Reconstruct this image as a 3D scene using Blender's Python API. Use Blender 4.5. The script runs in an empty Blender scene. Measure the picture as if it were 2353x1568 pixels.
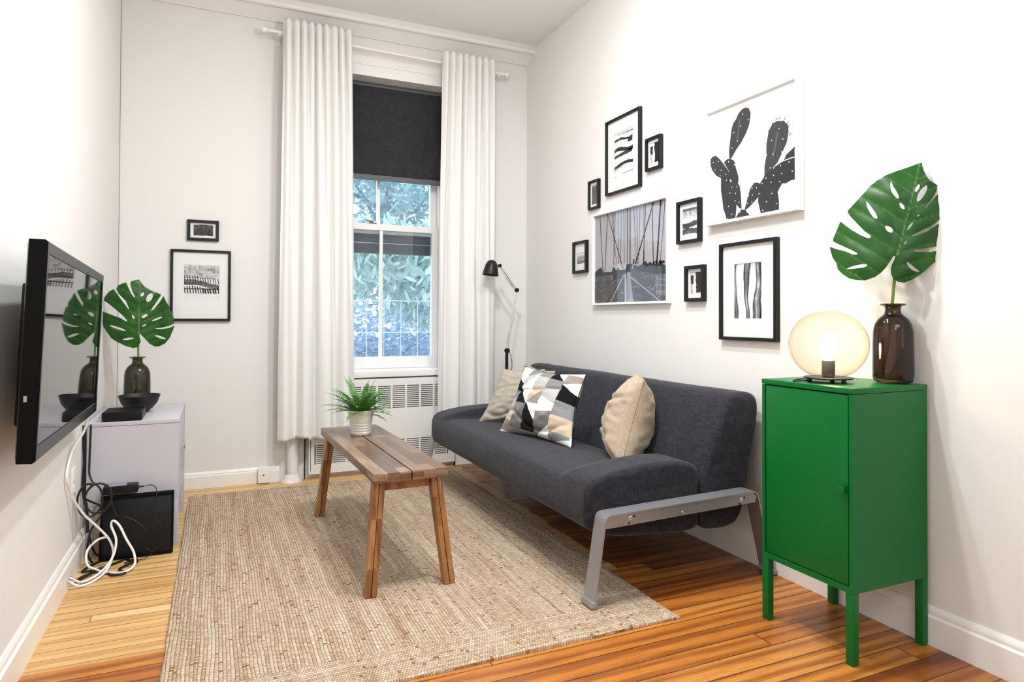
import bpy, bmesh, math, random, json
from mathutils import Vector, Matrix, noise
from mathutils.geometry import delaunay_2d_cdt
random.seed(7)
SC = bpy.context.scene
COL = SC.collection
PI = math.pi
XW, YW, XL, YF, ZC = 2.047, 4.302, -0.51, -1.9, 2.935

# ------------------------------------------------------------------ helpers
def lin(c):
    return c/12.92 if c <= 0.04045 else ((c+0.055)/1.055)**2.4
def H(s):
    s = s.lstrip('#')
    return tuple(lin(int(s[i:i+2], 16)/255) for i in (0, 2, 4)) + (1,)

class MB:
    """collects shapes in one bmesh"""
    def __init__(s):
        s.bm = bmesh.new()
    def box(s, x0, x1, y0, y1, z0, z1, M=None, bev=0):
        b = bmesh.new()
        bmesh.ops.create_cube(b, size=1)
        for v in b.verts:
            v.co = Vector((x0+(v.co.x+.5)*(x1-x0), y0+(v.co.y+.5)*(y1-y0), z0+(v.co.z+.5)*(z1-z0)))
        if bev:
            bmesh.ops.bevel(b, geom=b.edges[:], offset=bev, segments=2, affect='EDGES', profile=.6)
        s._merge(b, M)
        return s
    def _merge(s, b, M=None):
        if M is not None:
            bmesh.ops.transform(b, matrix=M, verts=b.verts[:])
        me = bpy.data.meshes.new('t'); b.to_mesh(me); b.free()
        s.bm.from_mesh(me); bpy.data.meshes.remove(me)
    def lathe(s, prof, n=32, M=None, cap=True):
        b = bmesh.new(); rings = []
        for r, z in prof:
            if r < 1e-5:
                rings.append([b.verts.new((0, 0, z))]*n)
            else:
                rings.append([b.verts.new((r*math.cos(2*PI*k/n), r*math.sin(2*PI*k/n), z)) for k in range(n)])
        for a, c in zip(rings, rings[1:]):
            for k in range(n):
                q = [a[k], a[(k+1) % n], c[(k+1) % n], c[k]]
                u = []
                for v in q:
                    if v not in u: u.append(v)
                if len(u) > 2:
                    try: b.faces.new(u)
                    except ValueError: pass
        if cap:
            for rg in (rings[0], rings[-1]):
                if rg[0] is not rg[1]:
                    try: b.faces.new(rg)
                    except ValueError: pass
        s._merge(b, M)
        return s
    def tube(s, pts, r, n=8, closed=False, cap=True):
        pts = [Vector(p) for p in pts]
        b = bmesh.new(); rings = []
        N = len(pts); up = None
        for i, p in enumerate(pts):
            if closed: t = (pts[(i+1) % N]-pts[i-1]).normalized()
            else: t = (pts[min(i+1, N-1)]-pts[max(i-1, 0)]).normalized()
            if up is None:
                up = t.orthogonal().normalized()
            up = (up - t*up.dot(t))
            up = up.normalized() if up.length > 1e-6 else t.orthogonal().normalized()
            w = t.cross(up); rr = r[i] if isinstance(r, (list, tuple)) else r
            rings.append([b.verts.new(p+(up*math.cos(2*PI*k/n)+w*math.sin(2*PI*k/n))*rr) for k in range(n)])
        pr = list(zip(rings, rings[1:])) + ([(rings[-1], rings[0])] if closed else [])
        for a, c in pr:
            for k in range(n):
                b.faces.new((a[k], a[(k+1) % n], c[(k+1) % n], c[k]))
        if cap and not closed:
            b.faces.new(rings[0][::-1]); b.faces.new(rings[-1])
        s._merge(b)
        return s
    def grid(s, nu, nv, fn, wrap=False, flip=False):
        b = bmesh.new()
        V = [[b.verts.new(fn(i/nu, j/nv)) for j in range(nv+1)] for i in range(nu + (0 if wrap else 1))]
        n = len(V)
        for i in range(nu):
            for j in range(nv):
                q = (V[i % n][j], V[(i+1) % n][j], V[(i+1) % n][j+1], V[i % n][j+1])
                b.faces.new(q[::-1] if flip else q)
        s._merge(b)
        return s
    def poly(s, pts, z0, z1, M=None):
        b = bmesh.new()
        lo = [b.verts.new((x, y, z0)) for x, y in pts]; hi = [b.verts.new((x, y, z1)) for x, y in pts]
        b.faces.new(lo[::-1]); b.faces.new(hi)
        for k in range(len(pts)):
            b.faces.new((lo[k], lo[(k+1) % len(pts)], hi[(k+1) % len(pts)], hi[k]))
        s._merge(b, M)
        return s

def smooth_by_angle(me, ang=40):
    me.polygons.foreach_set('use_smooth', [True]*len(me.polygons))
    me.set_sharp_from_angle(angle=math.radians(ang))

def obj(name, mb, mat, parent=None, smooth=40, recalc=True):
    bm = mb.bm if isinstance(mb, MB) else mb
    if recalc: bmesh.ops.recalc_face_normals(bm, faces=bm.faces[:])
    me = bpy.data.meshes.new(name); bm.to_mesh(me); bm.free()
    if smooth: smooth_by_angle(me, smooth)
    o = bpy.data.objects.new(name, me)
    me.materials.append(mat)
    COL.objects.link(o)
    if parent: o.parent = parent
    return o

def tag(o, label=None, cat=None, group=None, kind=None):
    if label: o['label'] = label
    if cat: o['category'] = cat
    if group: o['group'] = group
    if kind: o['kind'] = kind
    return o
def thing(name, label, cat, loc=(0, 0, 0), rotz=0, group=None, M=None):
    o = bpy.data.objects.new(name, None); COL.objects.link(o)
    o.empty_display_size = .05
    if M is not None: o.matrix_world = M
    else:
        o.location = loc; o.rotation_euler = (0, 0, rotz)
    return tag(o, label, cat, group)
def struct(name, mb, mat, label=None, smooth=40):
    o = obj(name, mb, mat, None, smooth); o['kind'] = 'structure'
    if label: o['label'] = label
    return o

def catmull(P, n=8, closed=False):
    P = [Vector(p) for p in P]; out = []; N = len(P)
    rng = range(N if closed else N-1)
    for i in rng:
        g = (lambda k: P[k % N]) if closed else (lambda k: P[max(0, min(N-1, k))])
        p0, p1, p2, p3 = g(i-1), g(i), g(i+1), g(i+2)
        for k in range(n):
            t = k/n
            out.append(.5*((2*p1)+(-p0+p2)*t+(2*p0-5*p1+4*p2-p3)*t*t+(-p0+3*p1-3*p2+p3)*t**3))
    if not closed: out.append(P[-1])
    return out
def bez(P, n):
    """resampled catmull polyline"""
    return catmull(P, n)

# ------------------------------------------------------------------ materials
MATS = {}
class NT:
    def __init__(s, name):
        m = bpy.data.materials.new(name); m.use_nodes = True
        s.m = m; s.t = m.node_tree; s.t.nodes.clear()
        s.out = s.n('ShaderNodeOutputMaterial')
    def n(s, typ, **kw):
        nd = s.t.nodes.new(typ)
        for k, v in kw.items():
            if k.startswith('i_'):
                key = k[2:]
                key = int(key) if key.isdigit() else key.replace('_', ' ')
                nd.inputs[key].default_value = v
            else: setattr(nd, k, v)
        return nd
    def l(s, a, b): s.t.links.new(a, b)
    def math(s, op, a, b=None, c=None):
        nd = s.n('ShaderNodeMath', operation=op)
        for i, v in enumerate((a, b, c)):
            if v is None: continue
            if isinstance(v, (int, float)): nd.inputs[i].default_value = v
            else: s.l(v, nd.inputs[i])
        return nd.outputs[0]
    def mix(s, f, a, b, blend='MIX'):
        nd = s.n('ShaderNodeMix', data_type='RGBA', blend_type=blend)
        for i, v in ((0, f), (6, a), (7, b)):
            if isinstance(v, (int, float)): nd.inputs[i].default_value = v
            elif isinstance(v, tuple): nd.inputs[i].default_value = v
            else: s.l(v, nd.inputs[i])
        return nd.outputs[2]
    def coord(s, scale=(1, 1, 1), which='Object', rot=(0, 0, 0)):
        tc = s.n('ShaderNodeTexCoord'); mp = s.n('ShaderNodeMapping')
        mp.inputs['Scale'].default_value = scale; mp.inputs['Rotation'].default_value = rot
        s.l(tc.outputs[which], mp.inputs[0]); return mp.outputs[0]
    def noise(s, vec, scale=5, detail=3, rough=.5, dist=0):
        nd = s.n('ShaderNodeTexNoise'); nd.inputs['Scale'].default_value = scale
        nd.inputs['Detail'].default_value = detail; nd.inputs['Roughness'].default_value = rough
        nd.inputs['Distortion'].default_value = dist
        s.l(vec, nd.inputs['Vector']); return nd.outputs['Fac']
    def ramp(s, f, stops, interp='LINEAR'):
        nd = s.n('ShaderNodeValToRGB'); cr = nd.color_ramp; cr.interpolation = interp
        while len(cr.elements) < len(stops): cr.elements.new(.5)
        for e, (p, c) in zip(cr.elements, stops): e.position = p; e.color = c
        s.l(f, nd.inputs[0]); return nd.outputs[0]
    def white(s, *comps):
        cb = s.n('ShaderNodeCombineXYZ')
        for i, c in enumerate(comps):
            if isinstance(c, (int, float)): cb.inputs[i].default_value = c
            else: s.l(c, cb.inputs[i])
        w = s.n('ShaderNodeTexWhiteNoise', noise_dimensions='3D'); s.l(cb.outputs[0], w.inputs['Vector'])
        return w.outputs['Value']
    def pbr(s, col, rough=.5, metal=0, bump=None, bs=.2, bd=.01, **kw):
        p = s.n('ShaderNodeBsdfPrincipled')
        for k, v in (('Base Color', col), ('Roughness', rough), ('Metallic', metal)):
            if isinstance(v, (int, float, tuple)): p.inputs[k].default_value = v
            else: s.l(v, p.inputs[k])
        for k, v in kw.items():
            k = k.replace('_', ' ')
            if isinstance(v, (int, float, tuple)): p.inputs[k].default_value = v
            else: s.l(v, p.inputs[k])
        if bump is not None:
            b = s.n('ShaderNodeBump'); b.inputs['Strength'].default_value = bs; b.inputs['Distance'].default_value = bd
            s.l(bump, b.inputs['Height']); s.l(b.outputs[0], p.inputs['Normal'])
        s.l(p.outputs[0], s.out.inputs[0]); return p

def mat(name, hexc, rough=.5, metal=0, var=.06, nscale=8, bscale=None, bs=.1, bd=.002, stretch=(1, 1, 1), **kw):
    """simple procedural material: colour with slight noise variation and optional fine bump"""
    if name in MATS: return MATS[name]
    t = NT(name); c = H(hexc); v = t.coord(stretch)
    f = t.noise(v, nscale, 3)
    lo = tuple(x*(1-var) for x in c[:3])+(1,); hi = tuple(min(1, x*(1+var)) for x in c[:3])+(1,)
    colr = t.mix(f, lo, hi)
    b = t.noise(v, bscale, 4) if bscale else None
    t.pbr(colr, rough, metal, b, bs, bd, **kw)
    MATS[name] = t.m
    return t.m

def glassy(name, tint, edge, ior=1.45, rough=0.0, fpow=.35, film=None):
    """thin tinted glass wall: coloured transmission, darker seen edge-on, fresnel reflection"""
    t = NT(name)
    lw = t.n('ShaderNodeLayerWeight'); lw.inputs['Blend'].default_value = fpow
    tr = t.n('ShaderNodeBsdfTransparent')
    t.l(t.mix(lw.outputs['Facing'], tint, edge), tr.inputs[0])
    gl = t.n('ShaderNodeBsdfGlossy'); gl.inputs['Roughness'].default_value = rough
    l2 = t.n('ShaderNodeLayerWeight'); l2.inputs['Blend'].default_value = .5
    f0 = ((ior-1)/(ior+1))**2
    fr = t.math('MINIMUM', t.math('ADD', f0, t.math('MULTIPLY', t.math('POWER', l2.outputs['Facing'], 5.), (1-f0)*.9)), 1.)
    mx = t.n('ShaderNodeMixShader'); t.l(fr, mx.inputs[0]); t.l(tr.outputs[0], mx.inputs[1]); t.l(gl.outputs[0], mx.inputs[2])
    t.l(mx.outputs[0], t.out.inputs[0])
    return t.m

def m_wall(name, hexc):
    t = NT(name); v = t.coord()
    f = t.noise(v, 1.7, 4, .6); g = t.noise(v, 60, 3, .6)
    c = H(hexc)
    col = t.mix(f, tuple(x*.97 for x in c[:3])+(1,), c)
    b = t.math('ADD', t.math('MULTIPLY', f, 3.), g)
    t.pbr(col, .62, 0, b, .12, .002, Specular_IOR_Level=.3)
    return t.m
M_WALL = m_wall('wall_paint', '#ebe9e6')
M_CEIL = m_wall('ceiling_paint', '#f2f0ec')
M_TRIM = mat('trim_gloss_white', '#f3f0ec', .35, var=.03, nscale=4, bscale=14, bs=.08)
M_RADI = mat('radiator_white_paint', '#ecebe8', .4, var=.03, nscale=5, bscale=18, bs=.06)
M_DARK = mat('dark_gap', '#0b0b0b', .8)

def m_floor():
    t = NT('strip_wood_floor')
    tc = t.n('ShaderNodeTexCoord'); sp = t.n('ShaderNodeSeparateXYZ'); t.l(tc.outputs['Object'], sp.inputs[0])
    X, Y = sp.outputs[0], sp.outputs[1]
    # blonde boards fill the far-left zone, red-orange boards the rest
    warp = t.math('MULTIPLY', t.math('SUBTRACT', t.white(t.math('FLOOR', t.math('DIVIDE', Y, .078)), 3., 1.), .5), .03)
    zone = t.math('MULTIPLY', t.math('GREATER_THAN', Y, 2.262), t.math('LESS_THAN', t.math('ADD', X, warp), 1.5))
    def planks(w, L, seed):
        row = t.math('FLOOR', t.math('DIVIDE', Y, w)); fy = t.math('FRACT', t.math('DIVIDE', Y, w))
        off = t.math('MULTIPLY', t.white(row, seed, 0.), L)
        xx = t.math('DIVIDE', t.math('ADD', X, off), L)
        cl = t.math('FLOOR', xx); fx = t.math('FRACT', xx)
        r1 = t.white(row, cl, seed+1.); r2 = t.white(row, cl, seed+2.)
        ey = t.math('MULTIPLY', t.math('MINIMUM', fy, t.math('SUBTRACT', 1., fy)), w)
        ex = t.math('MULTIPLY', t.math('MINIMUM', fx, t.math('SUBTRACT', 1., fx)), L)
        e = t.math('MINIMUM', ey, ex)
        cb = t.n('ShaderNodeCombineXYZ'); t.l(t.math('ADD', X, t.math('MULTIPLY', r1, 17.)), cb.inputs[0])
        t.l(t.math('ADD', Y, t.math('MULTIPLY', r2, 9.)), cb.inputs[1]); t.l(r1, cb.inputs[2])
        mp = t.n('ShaderNodeMapping'); mp.inputs['Scale'].default_value = (1.2, 22, 1); t.l(cb.outputs[0], mp.inputs[0])
        g1 = t.noise(mp.outputs[0], 3.2, 6, .62, .4)
        mp2 = t.n('ShaderNodeMapping'); mp2.inputs['Scale'].default_value = (1.1, 9, 1); t.l(cb.outputs[0], mp2.inputs[0])
        wv = t.n('ShaderNodeTexWave', wave_type='BANDS', bands_direction='Y'); wv.inputs['Scale'].default_value = .55
        wv.inputs['Distortion'].default_value = 9; wv.inputs['Detail'].default_value = 3; wv.inputs['Detail Scale'].default_value = .9
        t.l(mp2.outputs[0], wv.inputs['Vector'])
        return e, r1, r2, g1, wv.outputs['Fac']
    e, r1, r2, g, wv = planks(.081, 2.6, 4.)
    gw = t.math('ADD', t.math('MULTIPLY', g, .62), t.math('MULTIPLY', wv, .38))
    base = t.ramp(r1, [(0, H('#8e4f1e')), (.3, H('#b56a28')), (.7, H('#cb8033')), (1, H('#dc9848'))])
    dark = t.ramp(r1, [(0, H('#6a3212')), (.5, H('#92501c')), (1, H('#a9642a'))])
    oc = t.mix(t.ramp(gw, [(.3, (0, 0, 0, 1)), (.62, (1, 1, 1, 1))]), dark, base)
    oc = t.mix(t.ramp(e, [(0, (1, 1, 1, 1)), (.0013, (0, 0, 0, 1))]), oc, H('#3a1c0c'))
    e2, s1, s2, g2, wv2 = planks(.057, 3.4, 9.)
    gw2 = t.math('ADD', t.math('MULTIPLY', g2, .7), t.math('MULTIPLY', wv2, .3))
    b2 = t.ramp(s1, [(0, H('#ddb06e')), (.5, H('#e8bf80')), (1, H('#efce96'))])
    d2 = t.ramp(s1, [(0, H('#c4935a')), (1, H('#d6aa70'))])
    bc = t.mix(t.ramp(gw2, [(.3, (0, 0, 0, 1)), (.56, (1, 1, 1, 1))]), d2, b2)
    bc = t.mix(t.ramp(e2, [(0, (1, 1, 1, 1)), (.0012, (0, 0, 0, 1))]), bc, H('#9a6c3c'))
    fg = t.noise(t.coord((2.2, 130, 1)), 3, 4, .7)
    fk = t.ramp(fg, [(.36, (.62, .55, .48, 1)), (.55, (1, 1, 1, 1))])
    oc = t.mix(1., oc, fk, 'MULTIPLY')
    bc = t.mix(.45, bc, fk, 'MULTIPLY')
    col = t.mix(zone, oc, bc)
    ee = t.mix(zone, e, e2)
    hb = t.math('ADD', t.math('MULTIPLY', t.math('MINIMUM', ee, .002), 400.), t.math('MULTIPLY', g, .25))
    rg = t.math('ADD', .24, t.math('MULTIPLY', t.noise(t.coord(), 9, 4), .22))
    t.pbr(col, rg, 0, hb, .25, .0015, Specular_IOR_Level=.55)
    return t.m
M_FLOOR = m_floor()

def m_rug():
    t = NT('braided_jute')
    tc = t.n('ShaderNodeTexCoord'); sp = t.n('ShaderNodeSeparateXYZ'); t.l(tc.outputs['Object'], sp.inputs[0])
    X0, Y0 = sp.outputs[0], sp.outputs[1]
    wob = t.math('MULTIPLY', t.math('SUBTRACT', t.noise(t.coord((3, 1.2, 1)), 3, 2), .5), .02)
    X = t.math('ADD', X0, wob); Y = t.math('ADD', Y0, t.math('MULTIPLY', wob, .6))
    # border rows run the other way near the short ends (object origin: near-left corner)
    near = t.math('LESS_THAN', Y0, t.math('MINIMUM', .17, t.math('SUBTRACT', 1.57, X0)))
    def cells(A, B, s):
        a = t.math('DIVIDE', A, .0105); ia = t.math('FLOOR', a)
        b = t.math('ADD', t.math('DIVIDE', B, .0088), t.math('MULTIPLY', t.math('MODULO', ia, 2.), .5)); ib = t.math('FLOOR', b)
        fa = t.math('FRACT', a); fb = t.math('FRACT', b)
        h = t.math('MULTIPLY', t.math('POWER', t.math('SINE', t.math('MULTIPLY', fa, PI)), .6),
                   t.math('POWER', t.math('SINE', t.math('MULTIPLY', fb, PI)), .45))
        return h, t.white(ia, ib, s), t.white(ia, s+3., 0.), t.noise(t._v(ia, B), 1., 2)
    def _v(a, b):
        cb = t.n('ShaderNodeCombineXYZ'); t.l(t.math('MULTIPLY', a, 7.3), cb.inputs[0]); t.l(t.math('MULTIPLY', b, 1.6), cb.inputs[1]); return cb.outputs[0]
    t._v = _v
    h1, c1, r1, n1 = cells(X, Y, 1.); h2, c2, r2, n2 = cells(Y, X, 5.)
    h = t.mix(near, h1, h2); c = t.mix(near, c1, c2); r = t.mix(near, n1, n2)
    big = t.noise(t.coord((9, 1.0, 1)), 2.2, 4, .6)
    k = t.math('ADD', t.math('MULTIPLY', r, .62), t.math('MULTIPLY', big, .38))
    k = t.math('ADD', k, t.math('MULTIPLY', t.math('SUBTRACT', c, .5), .22))
    col = t.ramp(k, [(.2, H('#a98b6c')), (.36, H('#c6a98b')), (.5, H('#dbc2a6')), (.64, H('#ead8c0')), (.8, H('#f6ecdc'))])
    col = t.mix(t.math('GREATER_THAN', c, .985), col, H('#a37650'))
    col = t.mix(t.ramp(h, [(0, (1, 1, 1, 1)), (.42, (0, 0, 0, 1))]), col, H('#80624a'))
    fib = t.noise(t.coord((1, 1, 1)), 900, 2)
    t.pbr(col, .92, 0, t.math('ADD', h, t.math('MULTIPLY', fib, .25)), 1., .005, Specular_IOR_Level=.1)
    return t.m
M_RUG = m_rug()

def m_fabric(name, hexa, hexb, sc=700, bs=.3, big=5, rough=.9, sheen=.3):
    t = NT(name)
    va = t.coord((1, .12, .12)); vb = t.coord((.12, 1, .12)); vc = t.coord((.12, .12, 1))
    a = t.noise(va, sc*.5, 2, .7); b = t.noise(vb, sc*.5, 2, .7); c = t.noise(vc, sc*.5, 2, .7)
    s = t.math('MULTIPLY', t.math('ADD', t.math('ADD', a, b), c), .333)
    w = t.noise(t.coord(), big, 3)
    f = t.ramp(s, [(.4, (0, 0, 0, 1)), (.6, (1, 1, 1, 1))])
    f = t.math('ADD', t.math('MULTIPLY', f, .75), t.math('MULTIPLY', w, .3))
    t.pbr(t.mix(f, H(hexa), H(hexb)), rough, 0, s, bs, .001, Specular_IOR_Level=.15, Sheen_Weight=sheen, Sheen_Roughness=.5)
    return t.m
M_SOFA = m_fabric('slate_woven_upholstery', '#16161b', '#35343d', 420, .5, sheen=.15)
M_BEIGE = m_fabric('beige_cotton', '#a99580', '#c8b7a1', 900, .15, 3, sheen=.05)
M_GREIGE = m_fabric('greige_linen', '#a49a8b', '#bdb4a6', 700, .25, 3, sheen=.05)

def m_curtain():
    t = NT('white_cotton_curtain')
    f = t.noise(t.coord((1, 1, .15)), 500, 2)
    c = t.mix(f, H('#f3f1ed'), H('#fbfaf8'))
    d = t.n('ShaderNodeBsdfDiffuse'); t.l(c, d.inputs[0])
    tr = t.n('ShaderNodeBsdfTranslucent'); t.l(c, tr.inputs[0])
    b = t.n('ShaderNodeBump'); b.inputs['Strength'].default_value = .1; b.inputs['Distance'].default_value = .001; t.l(f, b.inputs['Height'])
    t.l(b.outputs[0], d.inputs['Normal'])
    mx = t.n('ShaderNodeMixShader'); mx.inputs[0].default_value = .09
    t.l(d.outputs[0], mx.inputs[1]); t.l(tr.outputs[0], mx.inputs[2]); t.l(mx.outputs[0], t.out.inputs[0])
    return t.m
M_CURT = m_curtain()

def m_wood(name, cols, axis='Y', scale=1., lam=.04, rough=.32, mix=.55):
    """glued acacia staves along the given axis"""
    t = NT(name)
    tc = t.n('ShaderNodeTexCoord'); sp = t.n('ShaderNodeSeparateXYZ'); t.l(tc.outputs['Object'], sp.inputs[0])
    ix = {'X': 0, 'Y': 1, 'Z': 2}[axis]
    A = sp.outputs[ix]; o = [sp.outputs[i] for i in range(3) if i != ix]
    r = t.math('FLOOR', t.math('DIVIDE', o[0], lam)); q = t.math('FLOOR', t.math('DIVIDE', t.math('ADD', o[1], .5), .019))
    off = t.math('MULTIPLY', t.white(r, q, 2.), .5)
    s = t.math('FLOOR', t.math('DIVIDE', t.math('ADD', A, off), .62))
    w = t.white(r, q, s)
    sc = [14, 14, 14]; sc[ix] = 1.1
    mp = t.n('ShaderNodeMapping'); mp.inputs['Scale'].default_value = sc
    cb = t.n('ShaderNodeVectorMath', operation='ADD'); t.l(tc.outputs['Object'], cb.inputs[0])
    w3 = t.n('ShaderNodeCombineXYZ'); t.l(t.math('MULTIPLY', w, 3.), w3.inputs[0]); t.l(w, w3.inputs[1]); t.l(t.math('MULTIPLY', w, 2.), w3.inputs[2]); t.l(w3.outputs[0], cb.inputs[1])
    t.l(cb.outputs[0], mp.inputs[0])
    g = t.noise(mp.outputs[0], 3*scale, 6, .6, 1.2)
    k = t.math('ADD', t.math('MULTIPLY', w, mix), t.math('MULTIPLY', g, 1-mix))
    n = len(cols)
    col = t.ramp(k, [(.18+.64*i/(n-1), H(c)) for i, c in enumerate(cols)])
    t.pbr(col, rough, 0, g, .06, .001, Specular_IOR_Level=.5)
    return t.m
M_ACA = m_wood('acacia_top', ['#553d2d', '#6b4f3b', '#7e604a', '#8b6f58', '#b39a7c'], lam=.046, mix=.5)
M_ACL = m_wood('acacia_leg', ['#6e4524', '#8a5b32', '#a57442', '#c39a66'], axis='Z', lam=.021, mix=.4)

M_STEEL = mat('satin_grey_metal', '#a7a7aa', .36, .6, .05, 20, 200, .05)
M_CHROME = mat('bright_metal', '#d8d8d8', .2, 1, .02)
M_BLKMET = mat('black_painted_metal', '#0b0c0e', .4, .2, .05, 30, Specular_IOR_Level=.5)
M_BLKPL = mat('black_plastic', '#080708', .42, 0, .1, 20, 120, .06, Specular_IOR_Level=.3)
M_BLKGLOSS = mat('piano_black_plastic', '#030303', .25, 0, .05, 5, Specular_IOR_Level=.12)
M_MATTBLK = mat('matt_black_ceramic', '#100f10', .55, 0, .08, 20, 60, .05)
M_FRAMEB = mat('black_picture_frame', '#0d0b0b', .45, 0, .1, 30, 80, .05, Specular_IOR_Level=.35)
M_FRAMEW = mat('white_picture_frame', '#f5f3f1', .4, 0, .02)
M_GREEN = mat('green_powder_coat', '#00682a', .36, 0, .03, 3, 400, .04, Specular_IOR_Level=.28)
M_LILAC = mat('pale_grey_powder_coat', '#c4c2ca', .42, 0, .03, 3, 400, .04)
M_WPLAS = mat('white_cable_rubber', '#f2f0ee', .35, 0, .03)
M_BCAB = mat('black_cable_rubber', '#0e0d0e', .4, 0, .05)
M_POT = mat('cream_glazed_pot', '#f3efe6', .3, 0, .02, 8)
M_STEM = mat('green_stem', '#6f8a34', .45, 0, .2, 30)
M_FROND = mat('fern_green', '#508838', .5, 0, .5, 40, Specular_IOR_Level=.3)
M_SHADE = m_fabric('charcoal_blind_cloth', '#2b2b2f', '#39393e', 500, .1, 2, .8, 0)
M_SHBAR = mat('grey_hem_bar', '#5f6164', .6)
M_AMBER = glassy('amber_glass', (1, .98, .93, 1), (.93, .70, .30, 1), 1.5, fpow=.12)
M_SMOKE = glassy('smoked_glass', (.50, .41, .34, 1), (.10, .07, .055, 1), 1.5, fpow=.25)
M_SMOKE2 = glassy('grey_smoked_glass', (.52, .50, .44, 1), (.10, .09, .08, 1), 1.5, fpow=.25)
M_GLASS = glassy('clear_glass', (.97, .99, 1, 1), (.9, .95, .97, 1), 1.5)
M_PICG = glassy('picture_glass', (.99, .99, .99, 1), (.97, .97, .97, 1), 1.3)
def m_winglass():
    t = NT('hazed_window_glass')
    tr = t.n('ShaderNodeBsdfTransparent'); tr.inputs[0].default_value = (.97, .985, 1, 1)
    du = t.n('ShaderNodeBsdfTranslucent'); du.inputs[0].default_value = (.75, .85, 1, 1)  # bluish haze over the outside view, mixed into the pane
    gl = t.n('ShaderNodeBsdfGlossy'); gl.inputs['Roughness'].default_value = 0
    st = t.noise(t.coord((9, 9, 1.2)), 4, 4, .6)
    m1 = t.n('ShaderNodeMixShader'); t.l(t.math('ADD', .02, t.math('MULTIPLY', st, .12)), m1.inputs[0]); t.l(tr.outputs[0], m1.inputs[1]); t.l(du.outputs[0], m1.inputs[2])
    l2 = t.n('ShaderNodeLayerWeight'); l2.inputs['Blend'].default_value = .5
    fr = t.math('ADD', .04, t.math('MULTIPLY', t.math('POWER', l2.outputs['Facing'], 5.), .85))
    m2 = t.n('ShaderNodeMixShader'); t.l(fr, m2.inputs[0]); t.l(m1.outputs[0], m2.inputs[1]); t.l(gl.outputs[0], m2.inputs[2])
    t.l(m2.outputs[0], t.out.inputs[0]); return t.m
M_WGL = m_winglass()

def m_print(name, rough=.6):
    t = NT(name); a = t.n('ShaderNodeAttribute'); a.attribute_name = 'Col'
    f = t.noise(t.coord(), 400, 2)
    t.pbr(t.mix(t.math('MULTIPLY', f, .006), a.outputs['Color'], (1, 1, 1, 1)), rough, 0, None, Specular_IOR_Level=.15)
    return t.m
M_PRINT = m_print('printed_paper', .75)
def m_leaf():
    t = NT('monstera_leaf'); a = t.n('ShaderNodeAttribute'); a.attribute_name = 'Col'
    f = t.noise(t.coord(), 30, 4)
    col = t.mix(t.math('MULTIPLY', f, .35), a.outputs['Color'], H('#0f4a18'))
    p = t.n('ShaderNodeBsdfPrincipled'); t.l(col, p.inputs['Base Color']); p.inputs['Roughness'].default_value = .36; p.inputs['Specular IOR Level'].default_value = .35
    tr = t.n('ShaderNodeBsdfTranslucent'); t.l(col, tr.inputs[0])
    mx = t.n('ShaderNodeMixShader'); mx.inputs[0].default_value = .12
    t.l(p.outputs[0], mx.inputs[1]); t.l(tr.outputs[0], mx.inputs[2]); t.l(mx.outputs[0], t.out.inputs[0])
    return t.m
M_LEAF = m_leaf()
def m_emit(name, col, st):
    t = NT(name); e = t.n('ShaderNodeEmission'); e.inputs[0].default_value = col; e.inputs[1].default_value = st
    t.l(e.outputs[0], t.out.inputs[0]); return t.m
M_BULB = m_emit('lit_bulb', (1, .78, .5, 1), 55)

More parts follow.
